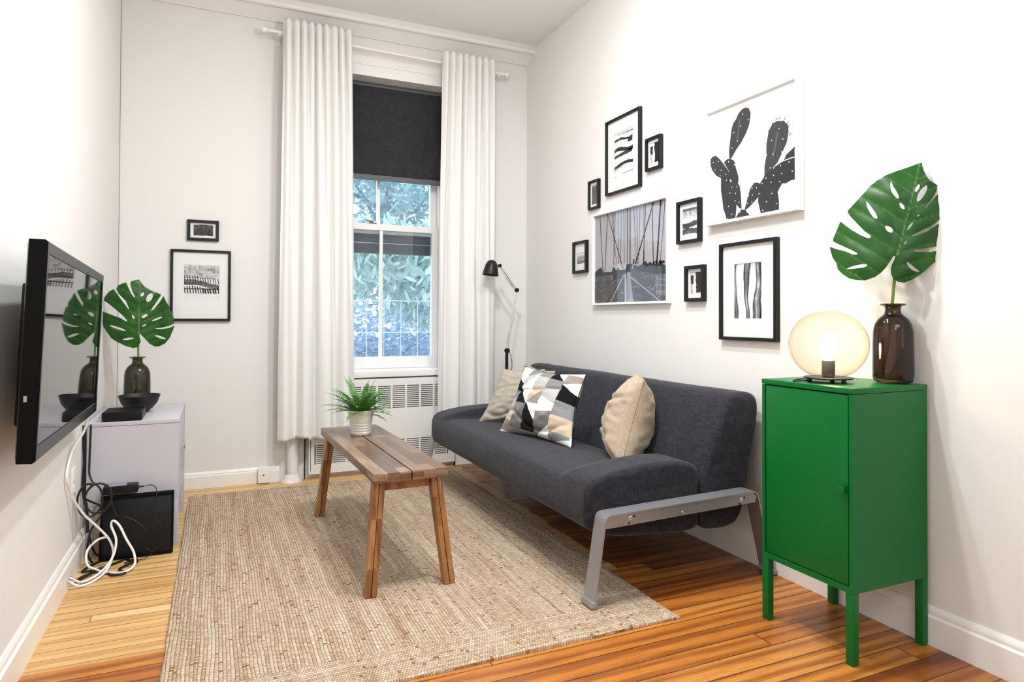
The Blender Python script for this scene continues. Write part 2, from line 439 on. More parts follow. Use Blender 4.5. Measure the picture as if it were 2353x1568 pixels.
D = json.loads(r'''{"pads":[[[0.257,0.537],[0.254,0.612],[0.268,0.703],[0.287,0.804],[0.305,0.841],[0.342,0.871],[0.364,0.906],[0.407,0.933],[0.449,0.939],[0.491,0.92],[0.512,0.872],[0.497,0.779],[0.455,0.71],[0.406,0.652],[0.341,0.598],[0.282,0.535]],[[0.661,0.304],[0.662,0.388],[0.682,0.471],[0.683,0.57],[0.709,0.671],[0.748,0.718],[0.792,0.728],[0.866,0.71],[0.908,0.666],[0.913,0.607],[0.894,0.527],[0.851,0.463],[0.802,0.39],[0.739,0.348]],[[0.865,0.394],[0.887,0.433],[0.935,0.458],[0.971,0.48],[1.0,0.509],[1.0,0.467],[0.97,0.452],[0.972,0.4],[0.923,0.4]],[[0.192,0.522],[0.23,0.542],[0.275,0.534],[0.319,0.509],[0.34,0.441],[0.369,0.361],[0.368,0.304],[0.303,0.33],[0.271,0.353],[0.26,0.419]],[[0.021,0.589],[0.045,0.605],[0.084,0.607],[0.123,0.578],[0.185,0.513],[0.23,0.459],[0.267,0.407],[0.274,0.373],[0.245,0.36],[0.2,0.365],[0.154,0.387],[0.092,0.423],[0.037,0.486],[0.016,0.546]],[[0.154,0.392],[0.274,0.4],[0.267,0.344],[0.289,0.275],[0.346,0.158],[0.343,0.066],[0.331,0.001],[0.226,0.001],[0.206,0.061],[0.184,0.108],[0.172,0.185],[0.154,0.274]],[[0.259,0.324],[0.289,0.338],[0.34,0.326],[0.383,0.28],[0.396,0.21],[0.406,0.074],[0.382,0.084],[0.317,0.149],[0.274,0.184],[0.244,0.254]],[[0.331,0.002],[0.374,0.049],[0.403,0.07],[0.452,0.06],[0.479,0.029],[0.506,0.001]],[[0.441,0.062],[0.473,0.152],[0.508,0.236],[0.555,0.275],[0.602,0.264],[0.622,0.239],[0.595,0.146],[0.541,0.107],[0.473,0.066]],[[0.602,0.234],[0.635,0.276],[0.687,0.283],[0.775,0.213],[0.805,0.138],[0.815,0.079],[0.816,-0.0],[0.624,-0.001],[0.594,0.106]],[[0.609,0.247],[0.661,0.304],[0.751,0.355],[0.851,0.386],[0.935,0.392],[1.0,0.392],[0.999,0.239],[0.979,0.22],[0.933,0.222],[0.885,0.206],[0.849,0.214],[0.812,0.17],[0.799,0.149],[0.775,0.213],[0.687,0.224]]],"dots":[[0.421,0.887],[0.484,0.824],[0.398,0.792],[0.317,0.755],[0.36,0.671],[0.293,0.627],[0.819,0.658],[0.858,0.566],[0.742,0.584],[0.755,0.468],[0.689,0.476],[0.846,0.464],[0.058,0.549],[0.122,0.543],[0.081,0.476],[0.16,0.458],[0.218,0.409],[0.146,0.412],[0.251,0.514],[0.323,0.472],[0.227,0.356],[0.29,0.282],[0.353,0.275],[0.269,0.235],[0.336,0.22],[0.333,0.156],[0.379,0.134],[0.25,0.121],[0.291,0.045],[0.241,0.01],[0.39,0.049],[0.468,0.041],[0.528,0.229],[0.578,0.225],[0.488,0.174],[0.533,0.174],[0.477,0.111],[0.527,0.113],[0.605,0.17],[0.918,0.368],[0.834,0.358],[0.95,0.289],[0.844,0.292],[0.761,0.293],[0.682,0.286],[0.735,0.242],[0.825,0.23],[0.744,0.149],[0.796,0.058],[0.646,0.026],[0.686,0.092],[0.641,0.249],[0.726,0.361],[0.764,0.353]],"spk":[[0.823,0.742],[0.876,0.723],[0.914,0.688],[0.923,0.656],[0.931,0.587],[0.716,0.671],[0.754,0.726],[0.792,0.746]],"lines":[[[0.077,0.993],[0.127,0.341],2],[[0.195,1.0],[0.154,0.338],2],[[0.195,1.0],[0.427,0.359],2],[[0.283,0.991],[0.294,0.415],1],[[0.312,1.004],[0.29,0.415],1],[[0.353,1.004],[0.359,0.416],1],[[0.401,0.998],[0.39,0.431],1],[[0.431,1.0],[0.445,0.414],1],[[0.49,1.005],[0.487,0.408],2],[[0.523,1.006],[0.522,0.403],3],[[0.828,0.999],[0.592,0.394],3],[[0.914,0.999],[0.859,0.278],4],[[0.728,0.998],[0.698,0.389],2],[[0.808,0.991],[0.828,0.282],2],[[0.7,1.0],[0.711,0.387],1],[[0.656,0.997],[0.637,0.388],1],[[0.611,0.999],[0.626,0.389],1],[[0.572,0.999],[0.609,0.401],1],[[0.257,0.997],[0.334,0.399],1],[[0.966,0.994],[0.9,0.326],1]],"g":{"ground":[[-0.0,0.34],[0.154,0.338],[0.271,0.319],[0.457,0.355],[0.516,0.348],[0.687,0.372],[0.796,0.384],[0.9,0.37],[0.998,0.313],[1.0,0.0],[-0.0,0.0]],"trees":[[0.575,0.322],[0.609,0.373],[0.687,0.381],[0.785,0.39],[0.848,0.364],[0.91,0.369],[0.961,0.353],[0.997,0.331],[0.998,0.261],[0.849,0.279]],"skyline":[[-0.0,0.356],[0.06,0.395],[0.1,0.405],[0.127,0.346],[0.259,0.34],[0.278,0.392],[0.303,0.384],[0.322,0.352],[0.353,0.387],[0.366,0.352],[0.433,0.348],[0.457,0.355],[0.457,0.26],[0.284,0.249],[0.271,0.309],[-0.0,0.299]],"tower":[[0.467,0.335],[0.471,0.401],[0.499,0.407],[0.53,0.404],[0.534,0.317]],"road":[[0.446,0.002],[0.487,0.323],[0.517,0.319],[0.567,0.004]],"rail1":[[0.168,0.0],[0.433,0.301],[0.457,0.307],[0.259,-0.0]],"rail2":[[0.552,0.315],[0.58,0.368],[0.597,0.361],[0.798,0.007],[0.744,0.002]],"fence":[[0.88,0.254],[0.998,0.261],[0.999,0.071],[0.881,0.134]],"lamp":[[0.563,0.398],[0.566,0.444],[0.574,0.457],[0.582,0.442],[0.578,0.396]]},"big":[[50.9,205.5],[52.0,194.2],[54.4,183.5],[60.3,168.8],[65.6,160.7],[79.6,151.4],[79.0,144.7],[76.3,135.3],[67.0,117.9],[57.6,105.8],[53.6,96.4],[64.3,111.2],[80.4,131.3],[92.4,144.4],[96.4,129.9],[99.9,116.5],[99.7,103.1],[95.1,91.1],[83.0,73.7],[67.0,60.3],[42.9,46.9],[28.1,39.4],[27.6,36.2],[37.5,37.5],[61.6,49.6],[83.0,65.6],[98.3,79.0],[101.3,65.6],[99.1,49.6],[95.1,33.5],[91.1,25.4],[77.7,14.7],[56.3,9.4],[37.5,6.2],[28.9,4.6],[29.5,2.7],[40.2,0.8],[64.3,1.3],[89.7,7.8],[87.9,-4.0],[80.4,-16.1],[67.0,-26.8],[56.3,-38.8],[42.9,-50.9],[26.8,-61.6],[12.1,-67.5],[0.0,-65.1],[-9.4,-57.6],[-13.4,-46.9],[-13.9,-33.5],[-10.7,-22.8],[-5.4,-12.1],[-1.9,-6.2],[-9.4,-8.0],[-16.1,-20.1],[-24.1,-33.5],[-33.5,-44.2],[-45.5,-53.6],[-64.3,-59.7],[-83.0,-57.6],[-96.4,-52.2],[-109.8,-40.2],[-119.2,-26.8],[-121.9,-12.1],[-129.9,4.0],[-133.9,20.1],[-135.3,32.7],[-123.2,24.1],[-104.5,14.7],[-88.4,3.5],[-80.4,1.9],[-79.8,5.4],[-91.1,14.7],[-107.2,26.8],[-120.5,37.5],[-128.6,45.5],[-127.8,52.2],[-120.5,71.0],[-112.0,92.4],[-101.8,79.0],[-88.4,63.0],[-72.3,48.2],[-57.6,38.0],[-52.2,39.4],[-53.6,45.5],[-64.3,56.3],[-77.7,76.3],[-91.1,97.8],[-97.0,111.2],[-95.9,116.5],[-77.7,135.3],[-58.9,155.4],[-52.2,164.7],[-34.8,176.8],[-18.8,184.8],[-6.7,188.1],[2.7,191.5],[21.4,196.4],[37.5,202.3],[46.1,205.5]],"bigh":[[[-10.7,166.9],[-12.6,159.4],[-11.3,143.3],[-5.4,131.3],[0.0,124.6],[3.5,125.9],[0.0,138.0],[-6.7,154.0],[-9.4,164.7]],[[-59.5,127.8],[-58.9,116.5],[-53.6,100.5],[-46.9,87.1],[-41.5,83.0],[-38.8,84.9],[-42.9,97.8],[-50.9,113.8],[-57.6,125.9]],[[4.0,112.5],[8.0,113.0],[13.4,105.8],[14.5,99.9],[11.5,99.1],[6.7,103.1]],[[-24.9,61.6],[-20.9,63.5],[-13.4,58.9],[-9.1,52.2],[-10.7,46.9],[-15.5,47.4],[-21.4,52.2]],[[36.2,146.0],[41.5,154.0],[44.7,151.9],[43.4,144.7],[38.8,138.0],[34.8,139.3]],[[57.6,150.8],[59.5,147.3],[56.3,135.3],[48.2,121.9],[41.5,115.2],[38.3,116.5],[39.6,127.2],[45.5,140.6],[53.6,148.7]],[[37.5,80.4],[40.2,83.6],[43.1,84.4],[41.5,81.2]],[[29.5,67.8],[29.5,64.3],[25.4,57.6],[20.1,51.4],[19.3,53.6],[22.8,61.6]],[[17.9,26.3],[17.4,22.8],[13.4,18.2],[12.6,20.1],[14.7,24.1]],[[-99.7,-27.6],[-88.4,-24.1],[-69.6,-22.0],[-61.6,-23.3],[-61.1,-26.0],[-67.0,-29.5],[-85.7,-30.3],[-97.8,-29.5]],[[17.4,-22.0],[20.1,-22.2],[29.5,-30.8],[41.5,-41.5],[40.2,-43.4],[29.5,-40.2],[20.1,-30.8]]],"sm":[[0.8,121.2],[2.0,117.3],[9.7,105.9],[25.0,95.7],[44.9,88.0],[44.1,82.9],[36.5,70.2],[27.6,56.1],[24.5,48.5],[30.1,52.3],[42.9,70.2],[50.5,84.2],[55.6,72.7],[64.5,59.9],[65.8,49.7],[69.1,50.8],[73.5,37.0],[75.5,23.0],[74.7,19.1],[63.3,13.5],[48.0,9.4],[34.7,8.2],[34.7,6.4],[50.5,6.4],[65.8,9.7],[76.5,15.3],[73.0,3.8],[65.8,-14.0],[55.6,-28.1],[42.9,-34.4],[32.7,-34.4],[22.4,-28.1],[11.0,-14.0],[2.0,-3.8],[0.3,-6.4],[4.6,-23.0],[2.0,-28.1],[-1.8,-35.7],[-10.7,-37.2],[-26.0,-31.9],[-43.9,-21.7],[-54.1,-14.0],[-61.7,-1.3],[-69.4,11.5],[-70.7,19.1],[-78.3,23.0],[-86.0,28.8],[-92.3,37.0],[-94.4,47.2],[-91.1,51.8],[-83.4,51.0],[-69.4,47.2],[-49.0,37.0],[-36.2,31.9],[-24.7,23.5],[-23.5,26.8],[-33.7,39.5],[-49.0,54.8],[-63.0,67.6],[-69.4,72.7],[-68.1,80.4],[-59.2,93.1],[-50.3,98.7],[-43.9,88.0],[-31.1,67.6],[-20.9,52.3],[-19.6,53.6],[-26.0,70.2],[-38.8,85.5],[-45.2,98.2],[-42.6,105.9],[-33.7,111.0],[-26.0,113.5],[-20.9,100.8],[-15.8,88.0],[-9.4,78.3],[-8.2,80.4],[-14.5,95.7],[-17.6,111.0],[-15.8,116.1],[-8.2,119.1]],"smh":[[[8.8,90.8],[10.1,88.6],[9.4,84.9],[7.1,82.0],[4.5,81.6],[3.1,83.9],[3.9,87.5],[6.2,90.4]],[[25.7,88.8],[28.0,84.3],[26.3,76.7],[21.6,70.5],[16.6,69.4],[14.4,73.9],[16.1,81.5],[20.8,87.6]],[[17.4,40.4],[17.1,37.4],[13.6,33.8],[9.1,31.8],[6.1,32.5],[6.4,35.6],[9.8,39.2],[14.4,41.2]],[[-9.5,29.1],[-11.3,30.0],[-13.1,33.2],[-13.8,36.8],[-13.0,38.7],[-11.1,37.8],[-9.3,34.6],[-8.6,31.0]],[[14.9,16.8],[14.4,15.1],[11.9,13.0],[8.8,11.8],[7.0,12.2],[7.5,14.0],[10.1,16.1],[13.1,17.3]],[[47.9,34.8],[45.4,32.0],[38.1,28.0],[30.3,25.0],[26.6,24.9],[29.1,27.6],[36.4,31.7],[44.2,34.7]],[[-25.7,2.6],[-31.0,2.8],[-42.3,6.6],[-53.0,11.7],[-56.9,15.2],[-51.7,15.1],[-40.4,11.3],[-29.6,6.1]],[[-10.3,-14.6],[-13.2,-16.6],[-20.6,-18.3],[-28.2,-18.7],[-31.5,-17.6],[-28.6,-15.5],[-21.2,-13.8],[-13.6,-13.4]],[[56.9,-17.4],[52.8,-17.8],[44.0,-15.4],[35.8,-11.6],[32.9,-8.6],[37.0,-8.2],[45.8,-10.6],[54.0,-14.4]]]}''')

# ================================================================== ROOM
struct('floor', MB().box(XL-.3, XW+.3, YF-.2, YW+.3, -.08, 0), M_FLOOR, smooth=0)
struct('ceiling', MB().box(XL-.3, XW+.3, YF-.2, YW+.3, ZC, ZC+.1), M_CEIL, smooth=0)
struct('wall_left', MB().box(XL-.2, XL, YF-.2, YW, 0, ZC), M_WALL, smooth=0)
struct('wall_right', MB().box(XW, XW+.2, YF-.2, YW, 0, ZC), M_WALL, smooth=0)
struct('wall_front', MB().box(XL, XW, YF-.2, YF, 0, ZC), M_WALL, smooth=0)
WX0, WX1, WZ0, WZ1 = .575, 1.455, .615, 2.592
b = MB()
b.box(XL-.2, WX0, YW, YW+.3, 0, ZC); b.box(WX1, XW+.2, YW, YW+.3, 0, ZC)
b.box(WX0, WX1, YW, YW+.3, 0, WZ0); b.box(WX0, WX1, YW, YW+.3, WZ1, ZC)
struct('wall_back', b, M_WALL, smooth=0)
# crown moulding along the window wall: slanted band and rounded bead
prof = [(YW, 2.845), (YW-.012, 2.842), (YW-.02, 2.852), (YW-.095, 2.893), (YW-.105, 2.89)]
for k in range(7):
    a = -PI/2-k*PI/6*.9
    prof.append((YW-.118+.016*math.cos(a)*1.0, 2.905+.016*math.sin(a)))
prof += [(YW-.15, ZC), (YW, ZC)]
b = MB()
b.poly([(y, z) for y, z in prof], XL, XW, Matrix(((0, 0, 1, 0), (1, 0, 0, 0), (0, 1, 0, 0), (0, 0, 0, 1))))
struct('trim_1', b, M_CEIL, 'plain crown moulding where the window wall meets the ceiling')
def base_profile(h, t):
    return [(0, 0), (t, 0), (t, h*.74), (t*.8, h*.77), (t*.62, h*.8), (t*.7, h*.86), (t*.5, h*.93), (t*.22, h), (0, h)]
def baseboard(name, p0, p1, nrm, h=.118, t=.016, M=M_TRIM):
    p0, p1, n = Vector(p0), Vector(p1), Vector(nrm)
    d = (p1-p0); L = d.length; d.normalize()
    Mx = Matrix(((n.x, 0, d.x, p0.x), (n.y, 0, d.y, p0.y), (0, 1, 0, 0), (0, 0, 0, 1)))
    b = MB(); b.poly(base_profile(h, t), 0, L, Mx)
    return struct(name, b, M)
struct('trim_3', MB().box(XL, XL+.0016, YW-.004, YW, .1, ZC), mat('corner_crack', '#6b5f55', .9), 'thin dark crack in the left corner', 0)
baseboard('baseboard_right', (XW, YF, 0), (XW, YW, 0), (-1, 0, 0))
baseboard('baseboard_left', (XL, YF, 0), (XL, YW-.02, 0), (1, 0, 0))
baseboard('baseboard_back', (XL+.02, YW, .004), (.36, YW, .004), (0, -1, 0), .095, .018)
baseboard('baseboard_back_2', (1.50, YW, .004), (XW-.02, YW, .004), (0, -1, 0), .095, .018)
# window casing boards
b = MB()
b.box(WX0-.12, WX0, YW-.016, YW, WZ0, WZ1+.165); b.box(WX1, WX1+.12, YW-.016, YW, WZ0, WZ1+.165)
b.box(WX0, WX1, YW-.016, YW, WZ1, WZ1+.165); b.box(WX0-.12, WX1+.12, YW-.022, YW, WZ1+.07, WZ1+.078)
struct('trim_2', b, M_TRIM, 'white casing boards around the window')
# ---- window
b = MB()
b.box(WX0, WX0+.03, YW+.13, YW+.27, WZ0, WZ1); b.box(WX1-.03, WX1, YW+.13, YW+.27, WZ0, WZ1)
b.box(WX0+.03, WX1-.03, YW+.13, YW+.27, WZ1-.04, WZ1); b.box(WX0+.03, WX1-.03, YW+.20, YW+.29, WZ0, WZ0+.05)
win = struct('window_1', b, M_TRIM, 'tall white sash window behind the curtains')
def sash(name, y0, y1, z0, z1, rt, rb, mx, parent):
    b = MB(); x0, x1 = WX0+.031, WX1-.031
    b.box(x0, x0+.045, y0, y1, z0, z1); b.box(x1-.045, x1, y0, y1, z0, z1)
    b.box(x0+.045, x1-.045, y0, y1, z0, z0+rb); b.box(x0+.045, x1-.045, y0, y1, z1-rt, z1)
    b.box(mx-.0105, mx+.0105, y0+.006, y1-.004, z0+rb, z1-rt)
    s = obj(name, b, M_TRIM, parent)
    g = MB().box(x0+.04, x1-.04, (y0+y1)/2+.005, (y0+y1)/2+.008, z0+rb-.005, z1-rt+.005)
    obj('pane', g, M_WGL, s, 0)
    return s
sash('upper_sash', YW+.185, YW+.22, 1.59, 2.545, .05, .045, 1.010, win)
sash('lower_sash', YW+.145, YW+.18, .668, 1.648, .042, .075, 1.022, win)
b = MB(); b.box(.925, .99, YW+.148, YW+.172, 1.649, 1.655, bev=.002); b.lathe([(0, 0), (.012, 0), (.012, .012), (.006, .016), (0, .016)], 16, Matrix.Translation((.955, YW+.16, 1.655)))
b.tube([(.955, YW+.16, 1.668), (.93, YW+.155, 1.668), (.918, YW+.15, 1.672)], .004)
tag(obj('sash_lock', b, mat('tarnished_brass', '#6b5335', .4, .8, .2, 40), win), 'dark brass sash lock')
# deep white stool
b = MB(); b.box(WX0-.06, WX1+.06, YW-.05, YW+.01, .622, .664, bev=.004); b.box(WX0+.001, WX1-.001, YW+.01, YW+.198, .622, .664)
obj('window_sill', b, M_TRIM, win)
b = MB(); b.box(WX0+.01, WX1-.01, YW+.235, YW+.262, 1.455, 1.585); b.box(WX0+.01, WX1-.01, YW+.229, YW+.236, 1.575, 1.59)
sw = obj('storm_sash', b, mat('dark_bronze_frame', '#2a272c', .4, .2, .15, 15), win)
b = MB().box(WX0+.01, WX1-.01, YW+.231, YW+.2349, 1.524, 1.529)
tag(obj('storm_sash_lip', b, mat('pale_aluminium', '#a9b6c4', .4, .6), sw, 0), 'pale aluminium lip')

# ---- radiator cover
RC = thing('radiator_cover', 'white panelled radiator cover with slotted grilles under the window sill', 'radiator cover', (1.0, YW-.04, .03))
def L(o, p=RC):
    o.matrix_parent_inverse = p.matrix_basis.inverted(); return o
ry0, ry1 = YW-.04, YW-.001
gx0, gx1 = .572, 1.437
b = MB()
b.box(.530, gx0, ry0, ry1, .03, .612); b.box(gx1, 1.492, ry0, ry1, .03, .612)
b.box(gx0, gx1, ry0, ry1, .03, .088); b.box(gx0, gx1, ry0, ry1, .212, .413); b.box(gx0, gx1, ry0, ry1, .566, .612)
L(obj('panel', b, M_RADI, RC, 0))
def grille(z0, z1, ns):
    b = MB(); n = 9; w = (gx1-gx0)/n
    for i in range(n+1):
        b.box(gx0+i*w-.006, gx0+i*w+.006, ry0, ry0+.012, z0, z1)
    for k in range(ns+1):
        z = z0+(z1-z0)*k/ns
        b.box(gx0, gx1, ry0+.001, ry0+.011, z-.0028, z+.0034)
    return b
g = L(obj('grille', grille(.413, .566, 12), M_RADI, RC, 0)); g2 = L(obj('grille', grille(.088, .212, 10), M_RADI, RC, 0))
b = MB().box(gx0, gx1, ry0+.03, ry1, .088, .212).box(gx0, gx1, ry0+.03, ry1, .413, .566)  # grey sheets stand in for the shade inside the grilles
L(tag(obj('slot_shade', b, mat('grille_shadow_grey', '#8a8a8c', .7), RC, 0), 'grey backing painted as shade behind the slots'))
for q in ((.540, .543, ry0-.0008, ry0+.002, .05, .24), (.508, .513, ry0+.02, ry1, 0, .60), (1.497, 1.503, ry0+.02, ry1, 0, .6)):
    L(tag(obj('gap_line', MB().box(*q), M_DARK, RC, 0), 'dark gap line'))
# ---- heating pipe with lumpy painted base
b = MB()
b.lathe([(.034, .03), (.034, 2.83)], 24, Matrix.Translation((.435, YW-.036, 0)))
def blob(u, v):
    a = u*2*PI; r = .034+(.022*(1-v)**1.2)*(1+.35*noise.noise(Vector((math.cos(a)*2, math.sin(a)*2, v*4))))
    return (.430+r*math.cos(a)*1.1, YW-.046+min(.04, r*math.sin(a)*.8), v*.05)
b.grid(40, 8, blob, wrap=True)
tag(obj('heating_pipe', b, M_RADI), 'white painted vertical heating pipe with lumpy base left of the radiator cover', 'pipe')
b = MB().box(.236, .300, YW-.05, YW-.019, .006, .098, bev=.003)
jb = tag(obj('junction_box', b, M_TRIM), 'small white junction box on the back baseboard', 'outlet')
b = MB().lathe([(0, 0), (.004, 0), (.004, .002), (0, .002)], 12, Matrix.Translation((.268, YW-.051, .055)) @ Matrix.Rotation(PI/2, 4, 'X'))
obj('screw', b, M_BLKPL, jb)

# ---- blind
sh = thing('roller_blind', 'charcoal roller blind pulled halfway down the window', 'blind', (1.015, YW+.085, 2.56))
def LP(o, p): o.matrix_parent_inverse = p.matrix_basis.inverted(); return o
bl0, bl1 = WX0+.012, WX1-.012
LP(obj('blind_cloth', MB().box(bl0, bl1, YW+.088, YW+.0895, 1.966, 2.575), M_SHADE, sh, 0), sh)
LP(tag(obj('hem_bar', MB().box(bl0, bl1, YW+.082, YW+.095, 1.932, 1.967, bev=.002), M_SHBAR, sh), 'lighter grey hem bar'), sh)
LP(obj('roller', MB().lathe([(.018, bl0), (.018, bl1)], 20, Matrix.Translation((0, YW+.105, 2.568)) @ Matrix.Rotation(PI/2, 4, 'Y')), M_SHBAR, sh), sh)

# ---- curtain rod
YR = YW-.10
rod = thing('curtain_rod', 'slim white curtain rod with round caps above the window', 'curtain rod', (1.04, YR, 2.735))
rt = Matrix.Rotation(PI/2, 4, 'Y')
def at(x, z): return Matrix.Translation((x, YR, z)) @ rt
zl, zr = 2.745, 2.717
LP(obj('pole', MB().tube([(.245, YR, zl), (1.83, YR, zr)], .0095, 16), M_TRIM, rod), rod)
for x, z in ((.235, zl), (1.825, zr)):
    LP(obj('finial', MB().lathe([(0, 0), (.018, 0), (.019, .004), (.019, .024), (.016, .028), (0, .028)], 24, at(x, z)), M_TRIM, rod), rod)
for x, z in ((.335, zl-.01), (1.78, zr-.01)):
    bb = MB().box(x-.008, x+.008, YR-.004, YW-.001, z-.012, z-.003).box(x-.014, x+.014, YW-.006, YW-.0005, z-.04, z+.03, bev=.002)
    LP(obj('bracket', bb, M_TRIM, rod), rod)

# ---- curtains
def curtain(name, label, top, bot, ztop, zbot, folds, seed, hem):
    (xt0, xt1), (xb0, xb1) = top, bot
    rnd = random.Random(seed)
    ph = [rnd.uniform(-.35, .35) for _ in range(60)]
    def fn(u, v):
        # u along width, v from top (0) to bottom (1)
        z = ztop+(zbot-ztop)*v
        s = v**.7
        x = (xt0+(xt1-xt0)*u)*(1-s)+(xb0+(xb1-xb0)*u)*s
        n1 = folds; n2 = folds*.42
        a = math.sin(2*PI*n1*u+1.1*noise.noise(Vector((u*7, v*1.2+seed, 0))))
        c = math.sin(2*PI*n2*u+seed+1.3*noise.noise(Vector((u*3, v*1.1, seed))))
        wt = max(0, 1-v*1.25)
        w = wt*a*.020+(1-wt)*(c*.034+a*.007*(1-v*.6))+.012*noise.noise(Vector((u*5, v*3, seed*2.)))
        if v < .02: w *= .75
        x += .004*math.cos(2*PI*n1*u)*wt+(1-wt)*.008*math.cos(2*PI*n2*u+seed)
        zz = z + (hem(u)*max(0, (v-.8)/.2) if v > .8 else 0) + (.012*abs(math.sin(2*PI*n1*u*.5)) if v < .015 else 0)
        return (x, YR-.037+w, zz)
    b = MB().grid(220, 150, fn)
    o = obj(name, b, M_CURT, None, 180, recalc=False)
    md = o.modifiers.new('thick', 'SOLIDIFY'); md.thickness = .0012
    tag(o, label, 'curtain', 'curtains at the window')
    def hs(u, v): # heading and hem seam line
        p = Vector(fn(u, .953+v*.0012)); return (p.x, p.y-.0016, p.z)
    s = obj('hem_seam', MB().grid(220, 1, hs), M_CURT, o, 180, recalc=False)
    return o
curtain('curtain', 'white cotton curtain left of the window, nearest the two small framed prints', (.352, .755), (.345, .800), 2.812, .268, 9, 3,
        lambda u: .0 if u < .22 else (.012 if u < .36 else (-.004 if u < .6 else .0)))
curtain('curtain', 'white cotton curtain right of the window, behind the black task lamp', (1.357, 1.732), (1.325, 1.745), 2.785, .27, 8, 11, lambda u: 0)

# ================================================================== OUTSIDE
struct('ground', MB().box(-12, 20, YW+.6, 40, -.5, -.4), mat('garden_ground', '#5d6f66', .9, var=.3, nscale=2), 'garden ground outside the window', 0)
wf = thing('wire_fence', 'thin wire mesh fence outside the window', 'fence', (1.4, 5.4, -.4))
b = MB()
for i in range(-6, 16): b.tube([(1.121+i*.1435, 5.4, -.4), (1.121+i*.1435, 5.4, 1.15)], .0028, 6)
for z in (1.149, .886, .60, .3): b.tube([(.2, 5.4, z), (3.5, 5.4, z)], .0032, 6)
LP(obj('wire_mesh', b, mat('pale_wire', '#c9d6e6', .4, .4), wf), wf)
for x in (.2, 3.5): LP(obj('post', MB().box(x-.02, x+.02, 5.38, 5.42, -.4, 1.2, bev=.004), mat('pale_wire', '#c9d6e6'), wf), wf)
M_BARK = mat('tree_bark', '#5a5f66', .9, var=.3, nscale=12, bscale=30, bs=.5)
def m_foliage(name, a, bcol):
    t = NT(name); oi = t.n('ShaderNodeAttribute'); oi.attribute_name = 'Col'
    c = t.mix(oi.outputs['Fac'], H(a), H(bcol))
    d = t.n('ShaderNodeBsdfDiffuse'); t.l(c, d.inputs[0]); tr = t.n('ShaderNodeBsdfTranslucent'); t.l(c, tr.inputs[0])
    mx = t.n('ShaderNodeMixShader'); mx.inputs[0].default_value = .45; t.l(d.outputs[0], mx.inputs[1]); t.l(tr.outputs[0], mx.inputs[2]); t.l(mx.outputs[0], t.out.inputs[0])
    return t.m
def tree(label, base, cent, rad, nleaf, size, mt, seed, droop=.5, hgt=2.5, group=None):
    rnd = random.Random(seed)
    tr = thing('tree', label, 'tree', base, group='trees outside the window')
    tp = Vector(cent)-Vector(base)
    b = MB(); b.tube([(0, 0, 0), (tp.x*.2, tp.y*.2, tp.z*.45), (tp.x*.7, tp.y*.7, tp.z*.8), tuple(tp)], [.14, .11, .07, .03], 10)
    for k in range(9):
        e = tp+Vector((rnd.uniform(-1, 1)*rad[0], rnd.uniform(-1, 1)*rad[1], rnd.uniform(-.6, .8)*rad[2]))*.7
        s = tp*rnd.uniform(.5, .9); m = (s+e)/2+Vector((0, 0, .15))
        b.tube(catmull([s, m, e], 5), [.035*(1-i/11)+.006 for i in range(11)], 6)
    obj('trunk', b, M_BARK, tr)
    bm = bmesh.new(); cl = bm.loops.layers.float_color.new('Col')
    ncl = max(20, nleaf//26)
    cls = []
    while len(cls) < ncl:
        p = Vector((rnd.uniform(-1, 1), rnd.uniform(-1, 1), rnd.uniform(-1, 1)))
        if p.length < 1: cls.append(Vector((p.x*rad[0], p.y*rad[1], p.z*rad[2]))+tp)
    for i in range(nleaf):
        c = cls[i % ncl]; k = i//ncl
        d = Vector((rnd.gauss(0, 1), rnd.gauss(0, 1), rnd.gauss(0, .5)-droop)).normalized()
        p = c+Vector((rnd.gauss(0, .16), rnd.gauss(0, .16), rnd.gauss(0, .12)))
        sd = d.cross(Vector((rnd.gauss(0, 1), rnd.gauss(0, 1), rnd.gauss(0, 1)))).normalized()
        n = d.cross(sd); s = size*rnd.uniform(.6, 1.3)
        P = [p, p+d*s*.3+sd*s*.13+n*s*.04, p+d*s*.7+sd*s*.13, p+d*s-n*s*.1, p+d*s*.7-sd*s*.13, p+d*s*.3-sd*s*.13+n*s*.04]
        f = bm.faces.new([bm.verts.new(q) for q in P]); g = rnd.random()
        for lp in f.loops: lp[cl] = (g, g, g, 1)
    fo = obj('foliage', bm, mt, tr, 0, recalc=False)
    return tr
F1 = m_foliage('fresh_leaves', '#6f9a86', '#e4f1ea'); F2 = m_foliage('haze_blue_leaves', '#5b7a9c', '#a9c3da'); F3 = m_foliage('mid_leaves', '#5e8a86', '#a8cdc4')  # second set has the blue outdoor haze put into its leaf colours
tree('near tree with long drooping pale leaves across the lower window pane', (3.2, 6.9, -.4), (2.0, 6.8, 1.55), (1.3, .6, .40), 3400, .15, F1, 3, 1.0)
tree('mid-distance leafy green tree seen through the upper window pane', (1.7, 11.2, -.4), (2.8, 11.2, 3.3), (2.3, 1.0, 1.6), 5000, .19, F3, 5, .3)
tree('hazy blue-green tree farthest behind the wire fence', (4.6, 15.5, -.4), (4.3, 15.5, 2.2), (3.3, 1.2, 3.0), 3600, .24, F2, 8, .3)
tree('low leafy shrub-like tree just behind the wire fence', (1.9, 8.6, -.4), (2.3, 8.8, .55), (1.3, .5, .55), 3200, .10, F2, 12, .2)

w = bpy.data.worlds.new('World'); SC.world = w; w.use_nodes = True
bg = w.node_tree.nodes['Background']; bg.inputs[0].default_value = (.70, .84, 1, 1); bg.inputs[1].default_value = 3.0

